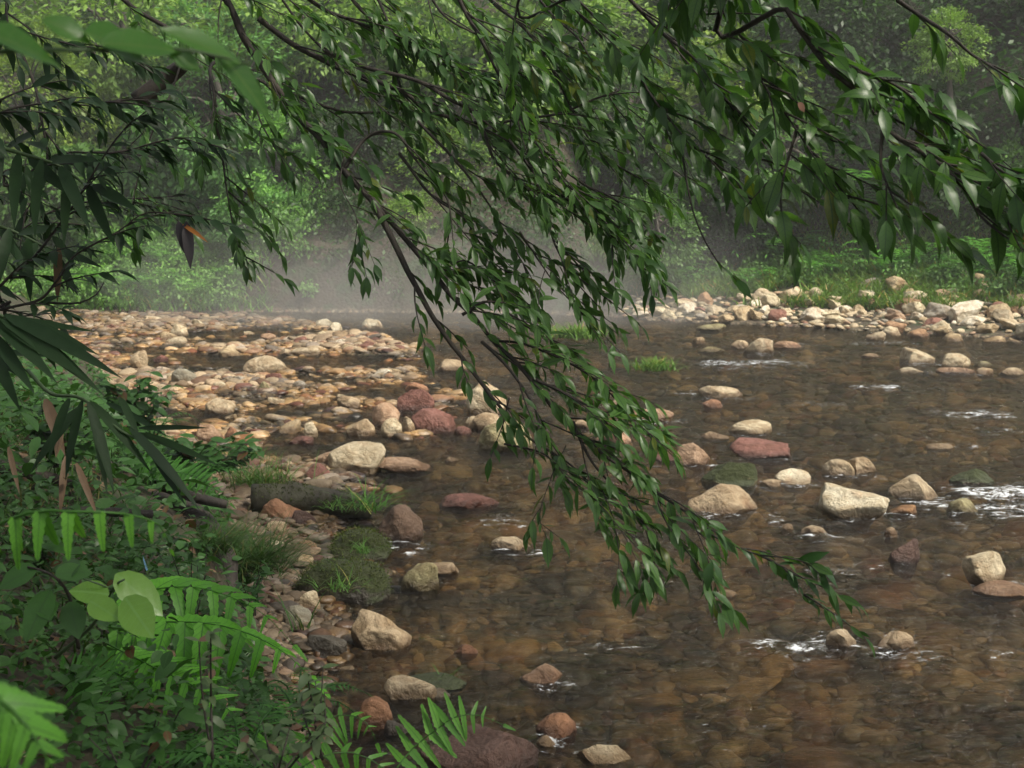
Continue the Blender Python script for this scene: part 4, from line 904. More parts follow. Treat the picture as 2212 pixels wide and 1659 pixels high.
def plant(name, label, cat, stems, lvs, mleaf, mstem=None, group=None, T=T_OVATE):
    """stems: list of (pts, r0, r1); lvs: list of (base, tip, width, normal, bend)"""
    base = np.array(stems[0][0][0]); root = empty(name, tuple(base), label, cat, group)
    mb = MB()
    for pts, r0, r1 in stems: tube(mb, catmull(np.array(pts) - base, .02), r0, r1, 6)
    mb.build('stem', mstem or M_BARK, root)
    if len(lvs) <= 30:
        for b, t, w, nn, bd in lvs:
            mb = MB(); b = np.array(b) - base; t = np.array(t) - base; leaves(mb, b, t - b, nn, np.linalg.norm(t - b) * (1 + .1 * bd), w, bd, T); mb.build('leaf', mleaf, root)
    else:
        mb = MB()
        for b, t, w, nn, bd in lvs: b = np.array(b) - base; t = np.array(t) - base; leaves(mb, b, t - b, nn, np.linalg.norm(t - b), w, bd, T)
        tag(mb.build('leaves', mleaf, root), kind='stuff')
    return root
plant('broad_leaf_shoot', 'shoot with four bright glossy rounded leaves above the lower left ferns', 'plant',
  [([at(120, 1420, 2.6), at(200, 1350, 2.5), at(245, 1270, 2.42), at(268, 1252, 2.4)], .004, .002), ([at(245, 1275, 2.42), at(215, 1262, 2.4), at(180, 1250, 2.4)], .002, .0015)],
  [(at(250, 1240, 2.42), at(352, 1325, 2.40), .062, (.35, -.75, .6), .12), (at(270, 1290, 2.3), at(328, 1376, 2.26), .060, (-.1, -.85, .5), .1), (at(236, 1284, 2.4), at(148, 1272, 2.4), .046, (-.1, -.7, .7), .15), (at(194, 1298, 2.33), at(256, 1334, 2.28), .044, (.1, -.8, .6), .15)], M_BROAD, M_STEM)
plant('broad_leaf_shoot', 'dim shoot with hanging pointed leaves left of the bright rounded leaves', 'plant',
  [([at(170, 1400, 2.5), at(150, 1290, 2.45), at(110, 1240, 2.4), at(60, 1225, 2.4)], .004, .002)],
  [(at(110, 1275, 2.42), at(50, 1375, 2.36), .05, (0, -.8, .6), .3), (at(150, 1300, 2.44), at(168, 1375, 2.4), .045, (.1, -.8, .6), .2), (at(80, 1228, 2.4), at(-10, 1260, 2.38), .05, (0, -.6, .8), .3), (at(120, 1242, 2.42), at(200, 1225, 2.45), .045, (0, -.6, .8), .3), (at(150, 1250, 2.42), at(140, 1190, 2.5), .045, (0, -.7, .7), .3), (at(100, 1300, 2.42), at(105, 1330, 2.38), .04, (0, -.7, .7), .3)], M_HERB, M_BARK)
# withered herb with curled leaves and reddish tips
def herb(label, bx, by, Y, hpx, n, seed, mleaf, spread=60, name='herb', mst=None, ll=.028, T=T_OVATE, group='herbs of the near bank'):
    g = random.Random(seed); st = []; lv = []
    for i in range(n):
        x1 = bx + g.uniform(-1, 1) * spread; y1 = by - hpx * g.uniform(.6, 1.1); pts = [at(bx + g.uniform(-8, 8), by, Y), at((bx + x1) / 2 + g.uniform(-8, 8), (by + y1) / 2, Y + g.uniform(-.1, .1)), at(x1, y1, Y + g.uniform(-.15, .15))]
        st.append((pts, .0025, .001)); c = catmull(pts, .03)
        for k in range(int(len(c) * .25), len(c)):
            for _ in range(2):
                a = g.uniform(0, 6.28); d = np.array([math.cos(a), math.sin(a), g.uniform(-.5, .6)]); l = ll * g.uniform(.6, 1.4)
                lv.append((c[k], c[k] + d * l, l * .5, (g.gauss(0, .3), -.4 + g.gauss(0, .3), 1), g.uniform(.1, .8)))
    return plant(name, label, 'plant', st, lv, mleaf, mst, group, T)
M_WITH = leaf_mat('withered herb leaves', (.035, .075, .022), (.09, .13, .05), odd=(.15, .08, .05), rough=.5, trans=.2, oddat=.85)
herb('withered brownish herb with curled leaves in front of the large fern', 455, 1640, 2.2, 250, 2, 1, M_WITH, 35, ll=.022)
herb('second withered herb with pinkish tips left of the light green fern', 600, 1690, 2.3, 120, 6, 2, M_WITH, 110, ll=.025)
herb('herb with purplish leaves at the end of the large fern', 690, 1640, 2.6, 210, 5, 3, M_WITH, 50, ll=.026)
herb('leafy herb in shadow at the bottom edge under the saw toothed fern', 290, 1700, 2.3, 160, 8, 4, M_HERB, 120)
herb('dark leafy herb behind the round bright leaves', 420, 1330, 4.2, 150, 8, 5, M_HERB, 110)
herb('green herb on the bank crest right of the sedge', 545, 1330, 4.8, 110, 6, 6, M_HERB, 60)
herb('small leaved herb mixing with grass above the old root', 400, 1040, 7.2, 90, 14, 7, M_HERB, 140, ll=.07)
herb('herb with fresh green leaves growing among the shore grass', 470, 1020, 8.5, 70, 12, 8, M_HERB, 90, ll=.07)
herb('leafy herb at the left edge below the fallen branch', 90, 1230, 4.0, 120, 9, 9, M_HERB, 110)
herb('fresh green herb on the crest of the left bank below the twigs', 300, 930, 8.0, 120, 14, 10, M_HERB, 110, ll=.08)
herb('bushy herb beneath the hanging tan sheaths', 120, 1010, 5.2, 160, 14, 11, M_HERB, 150, ll=.06)
mb = MB(); leaves(mb, at(318, 1232, 3.9), at(304, 1190, 3.95) - at(318, 1232, 3.9), (0, -1, .2), .058, .006, .1, T_GRASS)
m_, nt_, o_ = mat('pale blue plastic'); p_ = N(nt_, 'BsdfPrincipled'); p_.inputs['Base Color'].default_value = (.16, .32, .5, 1); nt_.links.new(p_.outputs[0], o_.inputs[0])
tag(mb.build('plastic_strip', m_), 'narrow pale blue plastic strip standing in the undergrowth', 'litter')

# ------------------------------------------------------------------ bamboo and dark shrubs at the left
def longleaves(label, culm, lst, m, wd, name='bamboo', cat='bamboo', group='bamboo shoots at the left', Y=3.6):
    base = at(culm[0][0], culm[0][1], culm[0][2]); root = empty(name, tuple(base), label, cat, group); mb = MB()
    tube(mb, catmull([at(*c) - base for c in culm], .03), .006, .003, 6)
    mb.build('culm', M_STEM, root)
    for (a, b, c, d, w, bd, yo) in lst:
        mb = MB(); p, q = at(a, b, Y + yo) - base, at(c, d, Y + yo - .12) - base; leaves(mb, p, q - p, (rng.normal(0, .3), -.7, .6), np.linalg.norm(q - p), w, bd, T_LONG); mb.build('leaf', m, root)
    return root
longleaves('bamboo spray of long dark leaves fanning right over the near shore', [(60, 800, 3.9), (110, 850, 3.8), (180, 862, 3.7), (260, 930, 3.6), (330, 960, 3.6)],
  [(190, 868, 255, 1055, .030, .2, 0), (195, 868, 330, 1000, .030, .2, .05), (280, 925, 440, 1082, .032, .2, 0), (300, 925, 448, 921, .016, .05, .1), (300, 935, 470, 992, .024, .15, .1), (258, 858, 304, 935, .022, .3, .1), (178, 865, 130, 1030, .026, .2, .1), (200, 900, 236, 1065, .022, .1, .1), (170, 880, 60, 1010, .03, .2, .2), (320, 960, 392, 1085, .02, .2, 0), (150, 860, 95, 985, .028, .2, .1), (230, 870, 352, 925, .02, .2, .2)], M_BAMBOO, .03)
longleaves('bamboo spray of broad green fingers reaching in from the left edge', [(-60, 640, 3.0), (-20, 670, 3.0), (20, 690, 3.0)],
  [(0, 690, 180, 800, .034, .2, -.6), (0, 685, 218, 815, .036, .25, -.6), (10, 680, 252, 790, .032, .2, -.6), (-10, 700, 120, 800, .034, .2, -.6), (-20, 720, 70, 830, .03, .2, -.6), (20, 685, 200, 742, .03, .2, -.55), (-30, 740, 40, 870, .03, .2, -.5), (-20, 690, 190, 700, .022, .15, -.5), (-40, 760, 110, 760, .02, .1, -.4)], M_BAMBOO, .03)
longleaves('bamboo spray with dark blades hanging at the upper left edge', [(-60, 300, 3.2), (40, 330, 3.3), (130, 360, 3.4), (210, 420, 3.4)],
  [(40, 330, 20, 480, .03, .2, -.3), (90, 345, 60, 500, .03, .2, -.3), (130, 360, 190, 480, .032, .2, -.3), (190, 400, 235, 520, .03, .2, -.2), (150, 370, 130, 520, .026, .2, -.2), (0, 320, -20, 450, .03, .2, -.3), (60, 335, 150, 420, .03, .2, -.2), (200, 400, 290, 440, .03, .2, -.2), (10, 325, 90, 260, .03, .2, -.2), (100, 350, 210, 330, .028, .2, -.2)], M_BAMBOO, .03)
longleaves('bamboo spray crossing the dark twigs low at the left edge', [(-60, 470, 3.6), (30, 500, 3.7), (110, 540, 3.7)],
  [(20, 495, -10, 620, .03, .2, 0), (60, 515, 60, 640, .03, .2, 0), (100, 535, 170, 620, .03, .2, 0), (110, 540, 210, 560, .026, .2, 0), (40, 505, 130, 480, .028, .2, 0), (0, 490, 60, 590, .028, .2, .1), (80, 525, 20, 600, .028, .2, .1)], M_BAMBOO, .03)
def single(name, label, cat, a, b, w, m, bend=.2, T=T_LONG, nn=(0.2, -.8, .4), group=None):
    a, b = np.array(at(*a)), np.array(at(*b)); mb = MB(); leaves(mb, 0 * a, b - a, nn, np.linalg.norm(b - a), w, bend, T); o = mb.build(name, m); o.location = a; tag(o, label, cat, group)
GD = 'dead leaves and sheaths at the left'
single('dead_leaf', 'long tan dead leaf hanging from the crossing twigs', 'dead leaf', (127, 535, 3.5), (122, 655, 3.5), .022, M_DEAD, group=GD)
single('dead_leaf', 'wide tan sheath hanging below the green bamboo fingers', 'dead leaf', (98, 862, 3.9), (138, 975, 3.8), .034, M_DEAD, group=GD)
single('dead_leaf', 'upright tan dead leaf standing in undergrowth at the left', 'dead leaf', (142, 985, 4.1), (128, 1110, 4.0), .022, M_DEAD, group=GD)
single('dead_leaf', 'slanting tan dead leaf right of the upright one', 'dead leaf', (165, 1000, 4.0), (208, 1108, 3.9), .02, M_DEAD, group=GD)
single('dead_leaf', 'small curled tan leaf touching the wide hanging sheath', 'dead leaf', (132, 930, 3.85), (120, 985, 3.8), .022, M_DEAD, group=GD)
single('dead_leaf', 'thin tan dead leaf at the far left of the hanging sheath', 'dead leaf', (18, 965, 3.9), (40, 1060, 3.8), .016, M_DEAD, group=GD)
M_DEADD = leaf_mat('dark withered leaves', (.012, .010, .012), (.03, .022, .025), rough=.5, trans=.05)
single('dead_leaf', 'dark curled withered leaf dangling in the left middle of the view', 'dead leaf', (402, 478, 3.5), (412, 572, 3.45), .028, M_DEADD, .35, T_OVATE, group=GD)
single('dead_leaf', 'second dark withered leaf twinned with the dangling curled one', 'dead leaf', (385, 478, 3.5), (402, 548, 3.48), .024, M_DEADD, .3, T_OVATE, group=GD)
M_ORN = leaf_mat('orange leaf', (.35, .12, .02), (.5, .2, .04), rough=.5, trans=.4)
single('dead_leaf', 'narrow orange leaf beside the dark withered leaves', 'dead leaf', (395, 485, 3.5), (446, 516, 3.45), .012, M_ORN, .2, group=GD)
single('dead_leaf', 'orange leaf tip at the right edge among green leaves', 'dead leaf', (2196, 495, 2.6), (2218, 545, 2.6), .03, M_ORN, .2, T_OVATE, group=GD)
single('dead_leaf', 'small pinkish dead leaf caught among leaves at upper right', 'dead leaf', (1724, 222, 2.9), (1742, 240, 2.9), .016, plain('pink dead leaf', (.5, .25, .17)), .4, T_OVATE, group=GD)

# ------------------------------------------------------------------ overhanging trees
def grow(pts, r0, r1, mbB, mbL, g, twigs=True, gap=.09, tl=(.18, .34), lsz=.07, lgap=.0165, lean=np.array([.55, -.1, -.45]), start=0.0, tipleaf=.35, level=0, spread=.8, sides=6, m=0, dens=1.0, wratio=.31):
    pts = catmull(pts, .02) if level == 0 else pts
    if level == 0: pts = pts + np.stack([.006 * fbm(np.arange(len(pts)) * .12, np.arange(len(pts)) * 0 + k * 9, 0, 3, int(g.integers(99))) for k in range(3)], -1)
    tube(mbB, pts, r0, r1, sides if r0 > .003 else 4, bump=.1 if r0 > .004 else 0)
    T = norm(np.gradient(pts, axis=0)); n = len(pts); seg = np.linalg.norm(np.diff(pts, axis=0), axis=1).mean()
    # leaves on the outer part of the shoot
    i0 = int(n * (start if level else max(start, 1 - tipleaf))); st = max(1, int(lgap / seg)); idx = np.arange(i0, n, st); k = len(idx)
    if k:
        sg = np.where(np.arange(k) % 2, 1, -1)[:, None]; side = norm(np.cross(T[idx], np.array([0, 0, 1.0])))
        D = norm(side * sg * .75 + T[idx] * .75 + np.array([.42, 0, -.24]) + g.normal(size=(k, 3)) * .40)
        Nn = norm(np.array([0, -.25, 1.0]) + side * sg * .3 + g.normal(size=(k, 3)) * .35)
        L = lsz * g.uniform(.45, 1.3, k); kp = g.random(k) < .93 * dens
        leaves(mbL, pts[idx][kp], D[kp], Nn[kp], L[kp], L[kp] * wratio * g.uniform(.85, 1.2, k)[kp], g.uniform(.05, 1.05, k)[kp], T_LANCE)
        leaves(mbL, pts[-1:], T[-1:] + np.array([0, 0, -.3]), (0, -.3, 1), lsz, lsz * wratio, .4, T_LANCE)
    if not twigs: return
    s = max(1, int(gap / seg)); sgn = 1
    for i in range(int(n * start) + 1, n - 2, s):
        if g.random() > dens: continue
        j = min(n - 3, max(1, i + g.integers(-s // 2 - 1, s // 2 + 1))); sgn = -sgn; sd = norm(np.cross(T[j], np.array([0, 0, 1.0])))
        d = norm(T[j] * .8 + sd * sgn * spread * g.uniform(.4, 1.1) + (lean * np.array([1, 1, .55]) + np.array([.35, 0, 0])) * g.uniform(.3, 1.0) + np.array([0, 0, g.uniform(-.1, .35)]) + g.normal(size=3) * .12)
        l = g.uniform(*tl) * (1 - .35 * j / n); m_ = max(6, int(l / .018)); t = np.linspace(0, 1, m_)[:, None]
        q = pts[j] + d * l * t + np.array([.05 * l, 0, -.16 * l]) * t ** 2 + sd * (.04 * l * math.sin(g.uniform(0, 6))) * np.sin(t * 4)
        rr = min(r0 * .5, .0028)
        deep = level == 0 and l > .22
        grow(q, rr, .0009, mbB, mbL, g, deep, .085, (tl[0] * .4, tl[0] * .9), lsz, lgap, lean, .22 if not deep else .35, 1, level + 1, spread, 4, m, 1, wratio)
bk = MB(); bk.add(CS[3][0] * .0045 * np.array([1, 1, 1.1]), CS[3][1]); BERRY = [bk.build('berry', M_BERRY)]
def tree_thing(name, loc, label, trunk, branches, seed, crown, shade_bough=None):
    root = empty(name, loc, label, 'tree', 'overhanging trees'); L0 = np.array(loc); g = np.random.default_rng(seed)
    mb = MB(); pts, r0, r1 = trunk; tube(mb, catmull(np.array(pts) - L0, .1), r0, r1, 14, bump=.12); mb.build('trunk', M_BARK, root)
    for b in branches:
        kw = dict(b); P = kw.pop('px'); r = kw.pop('r'); berries = kw.pop('berries', None); mlf = kw.pop('mleaf', M_LEAF)
        P = [at(*p) if len(p) == 3 else np.array(p[1:]) for p in P]; mbB, mbL = MB(), MB()
        grow([p - L0 for p in P], r[0], r[1], mbB, mbL, g, **kw)
        br = mbB.build('branch', M_BARK, root); lf = mbL.build('leaves', mlf, br); tag(lf, kind='stuff')
        if berries:
            v, f = CS[3]
            for (bx, by, Y, n, sp) in berries:
                c = at(bx, by, Y) - L0
                for _ in range(n):
                    q = c + g.normal(size=3) * np.array([sp, sp * .6, sp]); ob = BERRY[0].copy(); COL.objects.link(ob); ob.parent = br; ob.location = q; ob.name = 'berry'
    if crown is not None:
        mb, c, n, nl, ls = MB(), crown, 0, 0, 0
        cc, ext, n, nl = crown; P0 = np.array(cc) + (g.random((n, 3)) - .5) * 2 * np.array(ext); k = np.repeat(np.arange(n), nl); m = len(k)
        q = norm(g.normal(size=(m, 3))) * (g.random(m) ** .5)[:, None] * .5 * np.array([1, 1, .4]); L = .16 * g.uniform(.7, 1.3, m)
        leaves(mb, P0[k] + q - L0, norm(q + g.normal(size=(m, 3)) * .4 + np.array([0, 0, -.3])), norm(np.array([0, 0, 1.]) + g.normal(size=(m, 3)) * .4), L, L * .4, 0, T_RHOMB)
        mb.build('crown', M_LEAFD, root)  # unseen crown overhead, spread to shade the near branches and water
        if shade_bough is not None:  # unseen bough added overhead to shade the near shore
            mb = MB(); cc, ext, n, nl = shade_bough; P0 = np.array(cc) + (g.random((n, 3)) - .5) * 2 * np.array(ext); k = np.repeat(np.arange(n), nl); m = len(k)
            q = norm(g.normal(size=(m, 3))) * (g.random(m) ** .5)[:, None] * .5 * np.array([1, 1, .4]); L = .13 * g.uniform(.7, 1.3, m)
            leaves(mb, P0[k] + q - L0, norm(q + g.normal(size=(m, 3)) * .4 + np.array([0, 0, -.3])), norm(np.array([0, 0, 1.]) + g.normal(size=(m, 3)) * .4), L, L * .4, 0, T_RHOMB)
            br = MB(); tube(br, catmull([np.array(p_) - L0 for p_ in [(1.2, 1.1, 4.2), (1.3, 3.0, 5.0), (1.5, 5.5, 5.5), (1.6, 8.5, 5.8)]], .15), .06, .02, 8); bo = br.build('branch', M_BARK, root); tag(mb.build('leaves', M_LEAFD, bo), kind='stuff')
    return root
z = lambda *a: ('w',) + a
LB = [
 # A long main bough down to the tip
 dict(px=[z(-1.6, 3.1, 3.6), (400, -150, 4.1), (487, 0, 4.15), (524, 80, 4.15), (554, 124, 4.15), (594, 181, 4.1), (638, 242, 4.1), (688, 292, 4.05), (742, 366, 4.0), (820, 450, 3.95), (907, 553, 3.9), (944, 596, 3.9), (977, 637, 3.85), (1021, 680, 3.8), (1061, 734, 3.8), (1112, 781, 3.75), (1155, 831, 3.7), (1196, 882, 3.7), (1239, 919, 3.65), (1280, 959, 3.65), (1313, 989, 3.6), (1363, 1023, 3.6), (1414, 1060, 3.55), (1481, 1105, 3.5), (1536, 1152, 3.5), (1603, 1183, 3.5), (1670, 1210, 3.45), (1717, 1250, 3.45), (1748, 1297, 3.45), (1781, 1316, 3.45)], r=(.019, .0012), start=.36, gap=.066, dens=.85, tl=(.10, .36), lsz=0.063, lgap=.0145, tipleaf=.55, lean=np.array([.55, -.1, -.25]), spread=.75),
 # second thinner bough running parallel on the left
 dict(px=[(800, 430, 3.95), (850, 520, 3.9), (880, 580, 3.88), (904, 630, 3.85), (934, 684, 3.82), (977, 744, 3.8), (1028, 808, 3.75), (1071, 865, 3.7), (1112, 915, 3.7), (1150, 950, 3.68), (1230, 1000, 3.65), (1290, 1060, 3.6)], r=(.010, .0015), start=.2, gap=0.104, tl=(.10, .22), lsz=0.063, lgap=.0145, tipleaf=.2, lean=np.array([.2, -.1, -.7])),
 # sweeping horizontal bough
 dict(px=[(560, 40, 4.3), (640, 100, 4.3), (742, 150, 4.3), (820, 175, 4.25), (877, 201, 4.2), (920, 235, 4.2), (998, 258, 4.2), (1055, 265, 4.15), (1112, 258, 4.15), (1212, 242, 4.1), (1280, 215, 4.1), (1337, 195, 4.1)], r=(.010, .003), start=.1, gap=0.080, tl=(.16, .34), lsz=0.061, lgap=.0145, tipleaf=.1, lean=np.array([.5, -.1, -.5])),
 dict(px=[(742, 366, 4.0), (790, 300, 4.05), (853, 289, 4.0), (893, 339, 4.0), (924, 379, 4.0), (961, 420, 4.0), (974, 463, 3.95), (967, 524, 3.95)], r=(.006, .002), start=.3, gap=0.104, tl=(.14, .3), lsz=0.061, lgap=.0145, tipleaf=.1, lean=np.array([.4, 0, -.6])),
 dict(px=[(700, 110, 4.2), (800, 150, 4.2), (904, 175, 4.15), (977, 218, 4.1), (1028, 245, 4.1), (1060, 320, 4.0), (1078, 352, 4.0), (1145, 410, 3.95), (1179, 463, 3.9), (1200, 530, 3.9), (1240, 600, 3.85), (1290, 660, 3.85)], r=(.008, .0015), start=.2, gap=0.052, tl=(.16, .32), lsz=0.063, lgap=.0145, tipleaf=.4, lean=np.array([.5, 0, -.5])),
 dict(px=[(1100, 300, 4.0), (1160, 380, 4.0), (1212, 423, 3.95), (1260, 456, 3.9), (1310, 480, 3.9), (1350, 540, 3.85), (1400, 600, 3.85)], r=(.005, .001), start=.1, gap=0.052, tl=(.14, .30), lsz=0.061, lgap=.0145, tipleaf=.5, lean=np.array([.4, 0, -.6])),
 dict(px=[(950, -100, 4.0), (1000, 20, 4.0), (1060, 120, 3.95), (1110, 230, 3.95), (1150, 300, 3.9), (1210, 380, 3.9), (1290, 460, 3.85), (1340, 560, 3.85)], r=(.007, .001), start=.12, gap=0.052, tl=(.15, .32), lsz=0.064, lgap=.0145, tipleaf=.5, lean=np.array([.4, 0, -.6])),
 dict(px=[(1000, -90, 4.3), (1060, 0, 4.3), (1130, 60, 4.25), (1190, 150, 4.2), (1240, 250, 4.2), (1300, 330, 4.1), (1400, 400, 4.1)], r=(.006, .001), start=.1, gap=0.056, tl=(.15, .32), lsz=0.063, lgap=.0145, tipleaf=.5, lean=np.array([.4, 0, -.5])),
 dict(px=[(600, -60, 4.4), (700, 20, 4.4), (830, 70, 4.4), (930, 130, 4.35), (1010, 160, 4.3), (1120, 180, 4.3)], r=(.008, .001), start=.1, gap=0.056, tl=(.15, .34), lsz=0.061, lgap=.0145, tipleaf=.4, lean=np.array([.4, 0, -.6])),
 dict(px=[(760, -90, 4.5), (820, 0, 4.5), (850, 90, 4.4), (860, 180, 4.4), (900, 260, 4.3)], r=(.006, .001), start=.1, gap=0.060, tl=(.15, .32), lsz=0.061, lgap=.0145, tipleaf=.5, lean=np.array([.3, 0, -.7])),
 dict(px=[z(-1.6, 3.1, 3.6), (180, -120, 4.4), (268, 0, 4.4), (340, 50, 4.4), (403, 84, 4.4), (470, 131, 4.4), (564, 178, 4.4), (660, 215, 4.35), (742, 240, 4.3), (840, 242, 4.3)], r=(.017, .004), start=.45, gap=0.112, tl=(.14, .32), lsz=0.064, lgap=.0145, tipleaf=.05, lean=np.array([.2, 0, -.7])),
 dict(px=[(470, 131, 4.4), (455, 150, 4.3), (463, 200, 4.2), (470, 290, 4.2), (487, 380, 4.2), (500, 470, 4.15), (520, 530, 4.15), (540, 570, 4.1)], r=(.006, .001), start=.1, gap=0.080, tl=(.14, .30), lsz=0.063, lgap=.0145, tipleaf=.3, lean=np.array([.4, 0, -.6])),
 dict(px=[(403, 84, 4.4), (370, 200, 4.2), (330, 290, 4.1), (300, 380, 4.1), (280, 470, 4.0)], r=(.004, .001), start=.15, gap=0.096, tl=(.14, .30), lsz=0.064, lgap=.0145, tipleaf=.3, lean=np.array([.2, 0, -.6])),
 dict(px=[(540, 180, 4.2), (560, 260, 4.2), (600, 330, 4.1), (630, 380, 4.1)], r=(.004, .001), start=.15, gap=0.072, tl=(.12, .28), lsz=0.063, lgap=.0145, tipleaf=.4, lean=np.array([.3, 0, -.6])),
 dict(px=[(742, 340, 4.0), (735, 400, 3.95), (770, 470, 3.9), (765, 540, 3.9), (760, 580, 3.85)], r=(.003, .001), start=.3, gap=0.080, tl=(.10, .2), lsz=0.059, lgap=.0145, tipleaf=.4, lean=np.array([.2, 0, -.5])),
 dict(px=[(1061, 734, 3.8), (1130, 740, 3.75), (1230, 780, 3.7), (1300, 830, 3.65), (1370, 900, 3.6), (1420, 960, 3.6)], r=(.004, .001), start=.1, gap=0.060, tl=(.12, .26), lsz=0.064, lgap=.0145, tipleaf=.5, lean=np.array([.5, 0, -.4])),
 dict(px=[(1090, 960, 3.65), (1180, 985, 3.6), (1230, 1040, 3.55), (1290, 1080, 3.5), (1350, 1150, 3.45), (1400, 1210, 3.4)], r=(.003, .001), start=.05, gap=0.080, tl=(.10, .22), lsz=0.066, lgap=.0145, tipleaf=.6, lean=np.array([.3, 0, -.7])),
 dict(px=[(1414, 1060, 3.55), (1440, 1130, 3.5), (1490, 1200, 3.45), (1520, 1260, 3.4), (1545, 1300, 3.4)], r=(.003, .001), start=.1, gap=0.072, tl=(.10, .2), lsz=0.064, lgap=.0145, tipleaf=.7, lean=np.array([.3, 0, -.6])),
 *[dict(px=q, r=(.005, .001), start=.08, gap=.10, tl=(.14, .34), lsz=.062, spread=1.1, tipleaf=.5, lgap=.0155, lean=np.array([.5, 0, -.45])) for q in (
   [(560, -80, 4.3), (640, 40, 4.3), (720, 130, 4.25), (800, 210, 4.2), (900, 300, 4.15)], [(700, -90, 4.4), (780, 20, 4.4), (880, 90, 4.35), (1000, 190, 4.3), (1080, 300, 4.25)],
   [(880, -90, 4.5), (960, 30, 4.4), (1060, 90, 4.4), (1150, 160, 4.3), (1220, 260, 4.3)], [(1100, -90, 4.3), (1180, 20, 4.3), (1260, 100, 4.2), (1330, 230, 4.2), (1420, 330, 4.1)],
   [(1160, -90, 4.0), (1280, 30, 4.0), (1360, 130, 4.0), (1430, 260, 3.9), (1480, 380, 3.9)], [(900, 260, 4.1), (980, 340, 4.05), (1050, 430, 4.0), (1100, 520, 4.0), (1160, 620, 3.9)],
   [(1180, 330, 4.0), (1260, 400, 4.0), (1340, 440, 3.9), (1390, 520, 3.9), (1430, 600, 3.85)], [(860, 330, 4.1), (930, 420, 4.05), (1000, 470, 4.0), (1060, 560, 4.0), (1120, 600, 3.9)],
   [(1040, 740, 3.75), (1100, 800, 3.7), (1150, 870, 3.65), (1180, 940, 3.6), (1230, 1010, 3.6)], [(1150, 820, 3.7), (1220, 850, 3.65), (1300, 900, 3.6), (1350, 980, 3.6)],
   [(1240, 910, 3.65), (1280, 1000, 3.6), (1340, 1070, 3.55), (1400, 1150, 3.5)], [(1000, 680, 3.8), (1060, 650, 3.8), (1130, 700, 3.75), (1200, 740, 3.7)])],
 *[dict(px=q, r=(.0022, .0008), start=.15, gap=.10, tl=(.05, .10), lsz=.066, tipleaf=.7, lgap=.024, lean=np.array([.3, 0, -.5])) for q in (
   [(1300, 1060, 3.58), (1325, 1120, 3.52), (1340, 1190, 3.48), (1335, 1260, 3.45)], [(1370, 1080, 3.55), (1400, 1160, 3.5), (1405, 1230, 3.45), (1380, 1280, 3.42)], [(1500, 1130, 3.5), (1530, 1210, 3.45), (1550, 1280, 3.42), (1575, 1315, 3.4)],
   [(1640, 1200, 3.46), (1700, 1205, 3.42), (1750, 1220, 3.4), (1790, 1262, 3.38)], [(1220, 960, 3.64), (1190, 1030, 3.6), (1165, 1110, 3.56), (1180, 1160, 3.54)], [(1100, 860, 3.7), (1080, 930, 3.68), (1060, 990, 3.66)])],
 dict(px=[(1120, 500, 3.9), (1160, 560, 3.9), (1200, 620, 3.85), (1260, 680, 3.8), (1290, 720, 3.8)], r=(.003, .001), start=.05, gap=0.056, tl=(.12, .24), lsz=0.063, lgap=.0145, tipleaf=.6, lean=np.array([.2, 0, -.6])),
 dict(px=[(944, 596, 3.9), (1000, 560, 3.9), (1060, 600, 3.85), (1110, 640, 3.8), (1150, 690, 3.8)], r=(.003, .001), start=.05, gap=0.064, tl=(.12, .24), lsz=0.064, lgap=.0145, tipleaf=.6, lean=np.array([.2, 0, -.6])),
]
tree_thing('overhanging_tree', (-3.0, 3.0, .9), 'tree at the left whose long leafy bough hangs low over the middle of the stream', ([(-3.0, 3.0, .7), (-2.9, 3.05, 2.0), (-2.3, 3.1, 3.2), (-1.6, 3.1, 3.6), (-.6, 2.6, 4.6)], .16, .06), LB, 3, ((-1.6, .3, 5.2), (2.8, 2.4, .9), 45, 60))
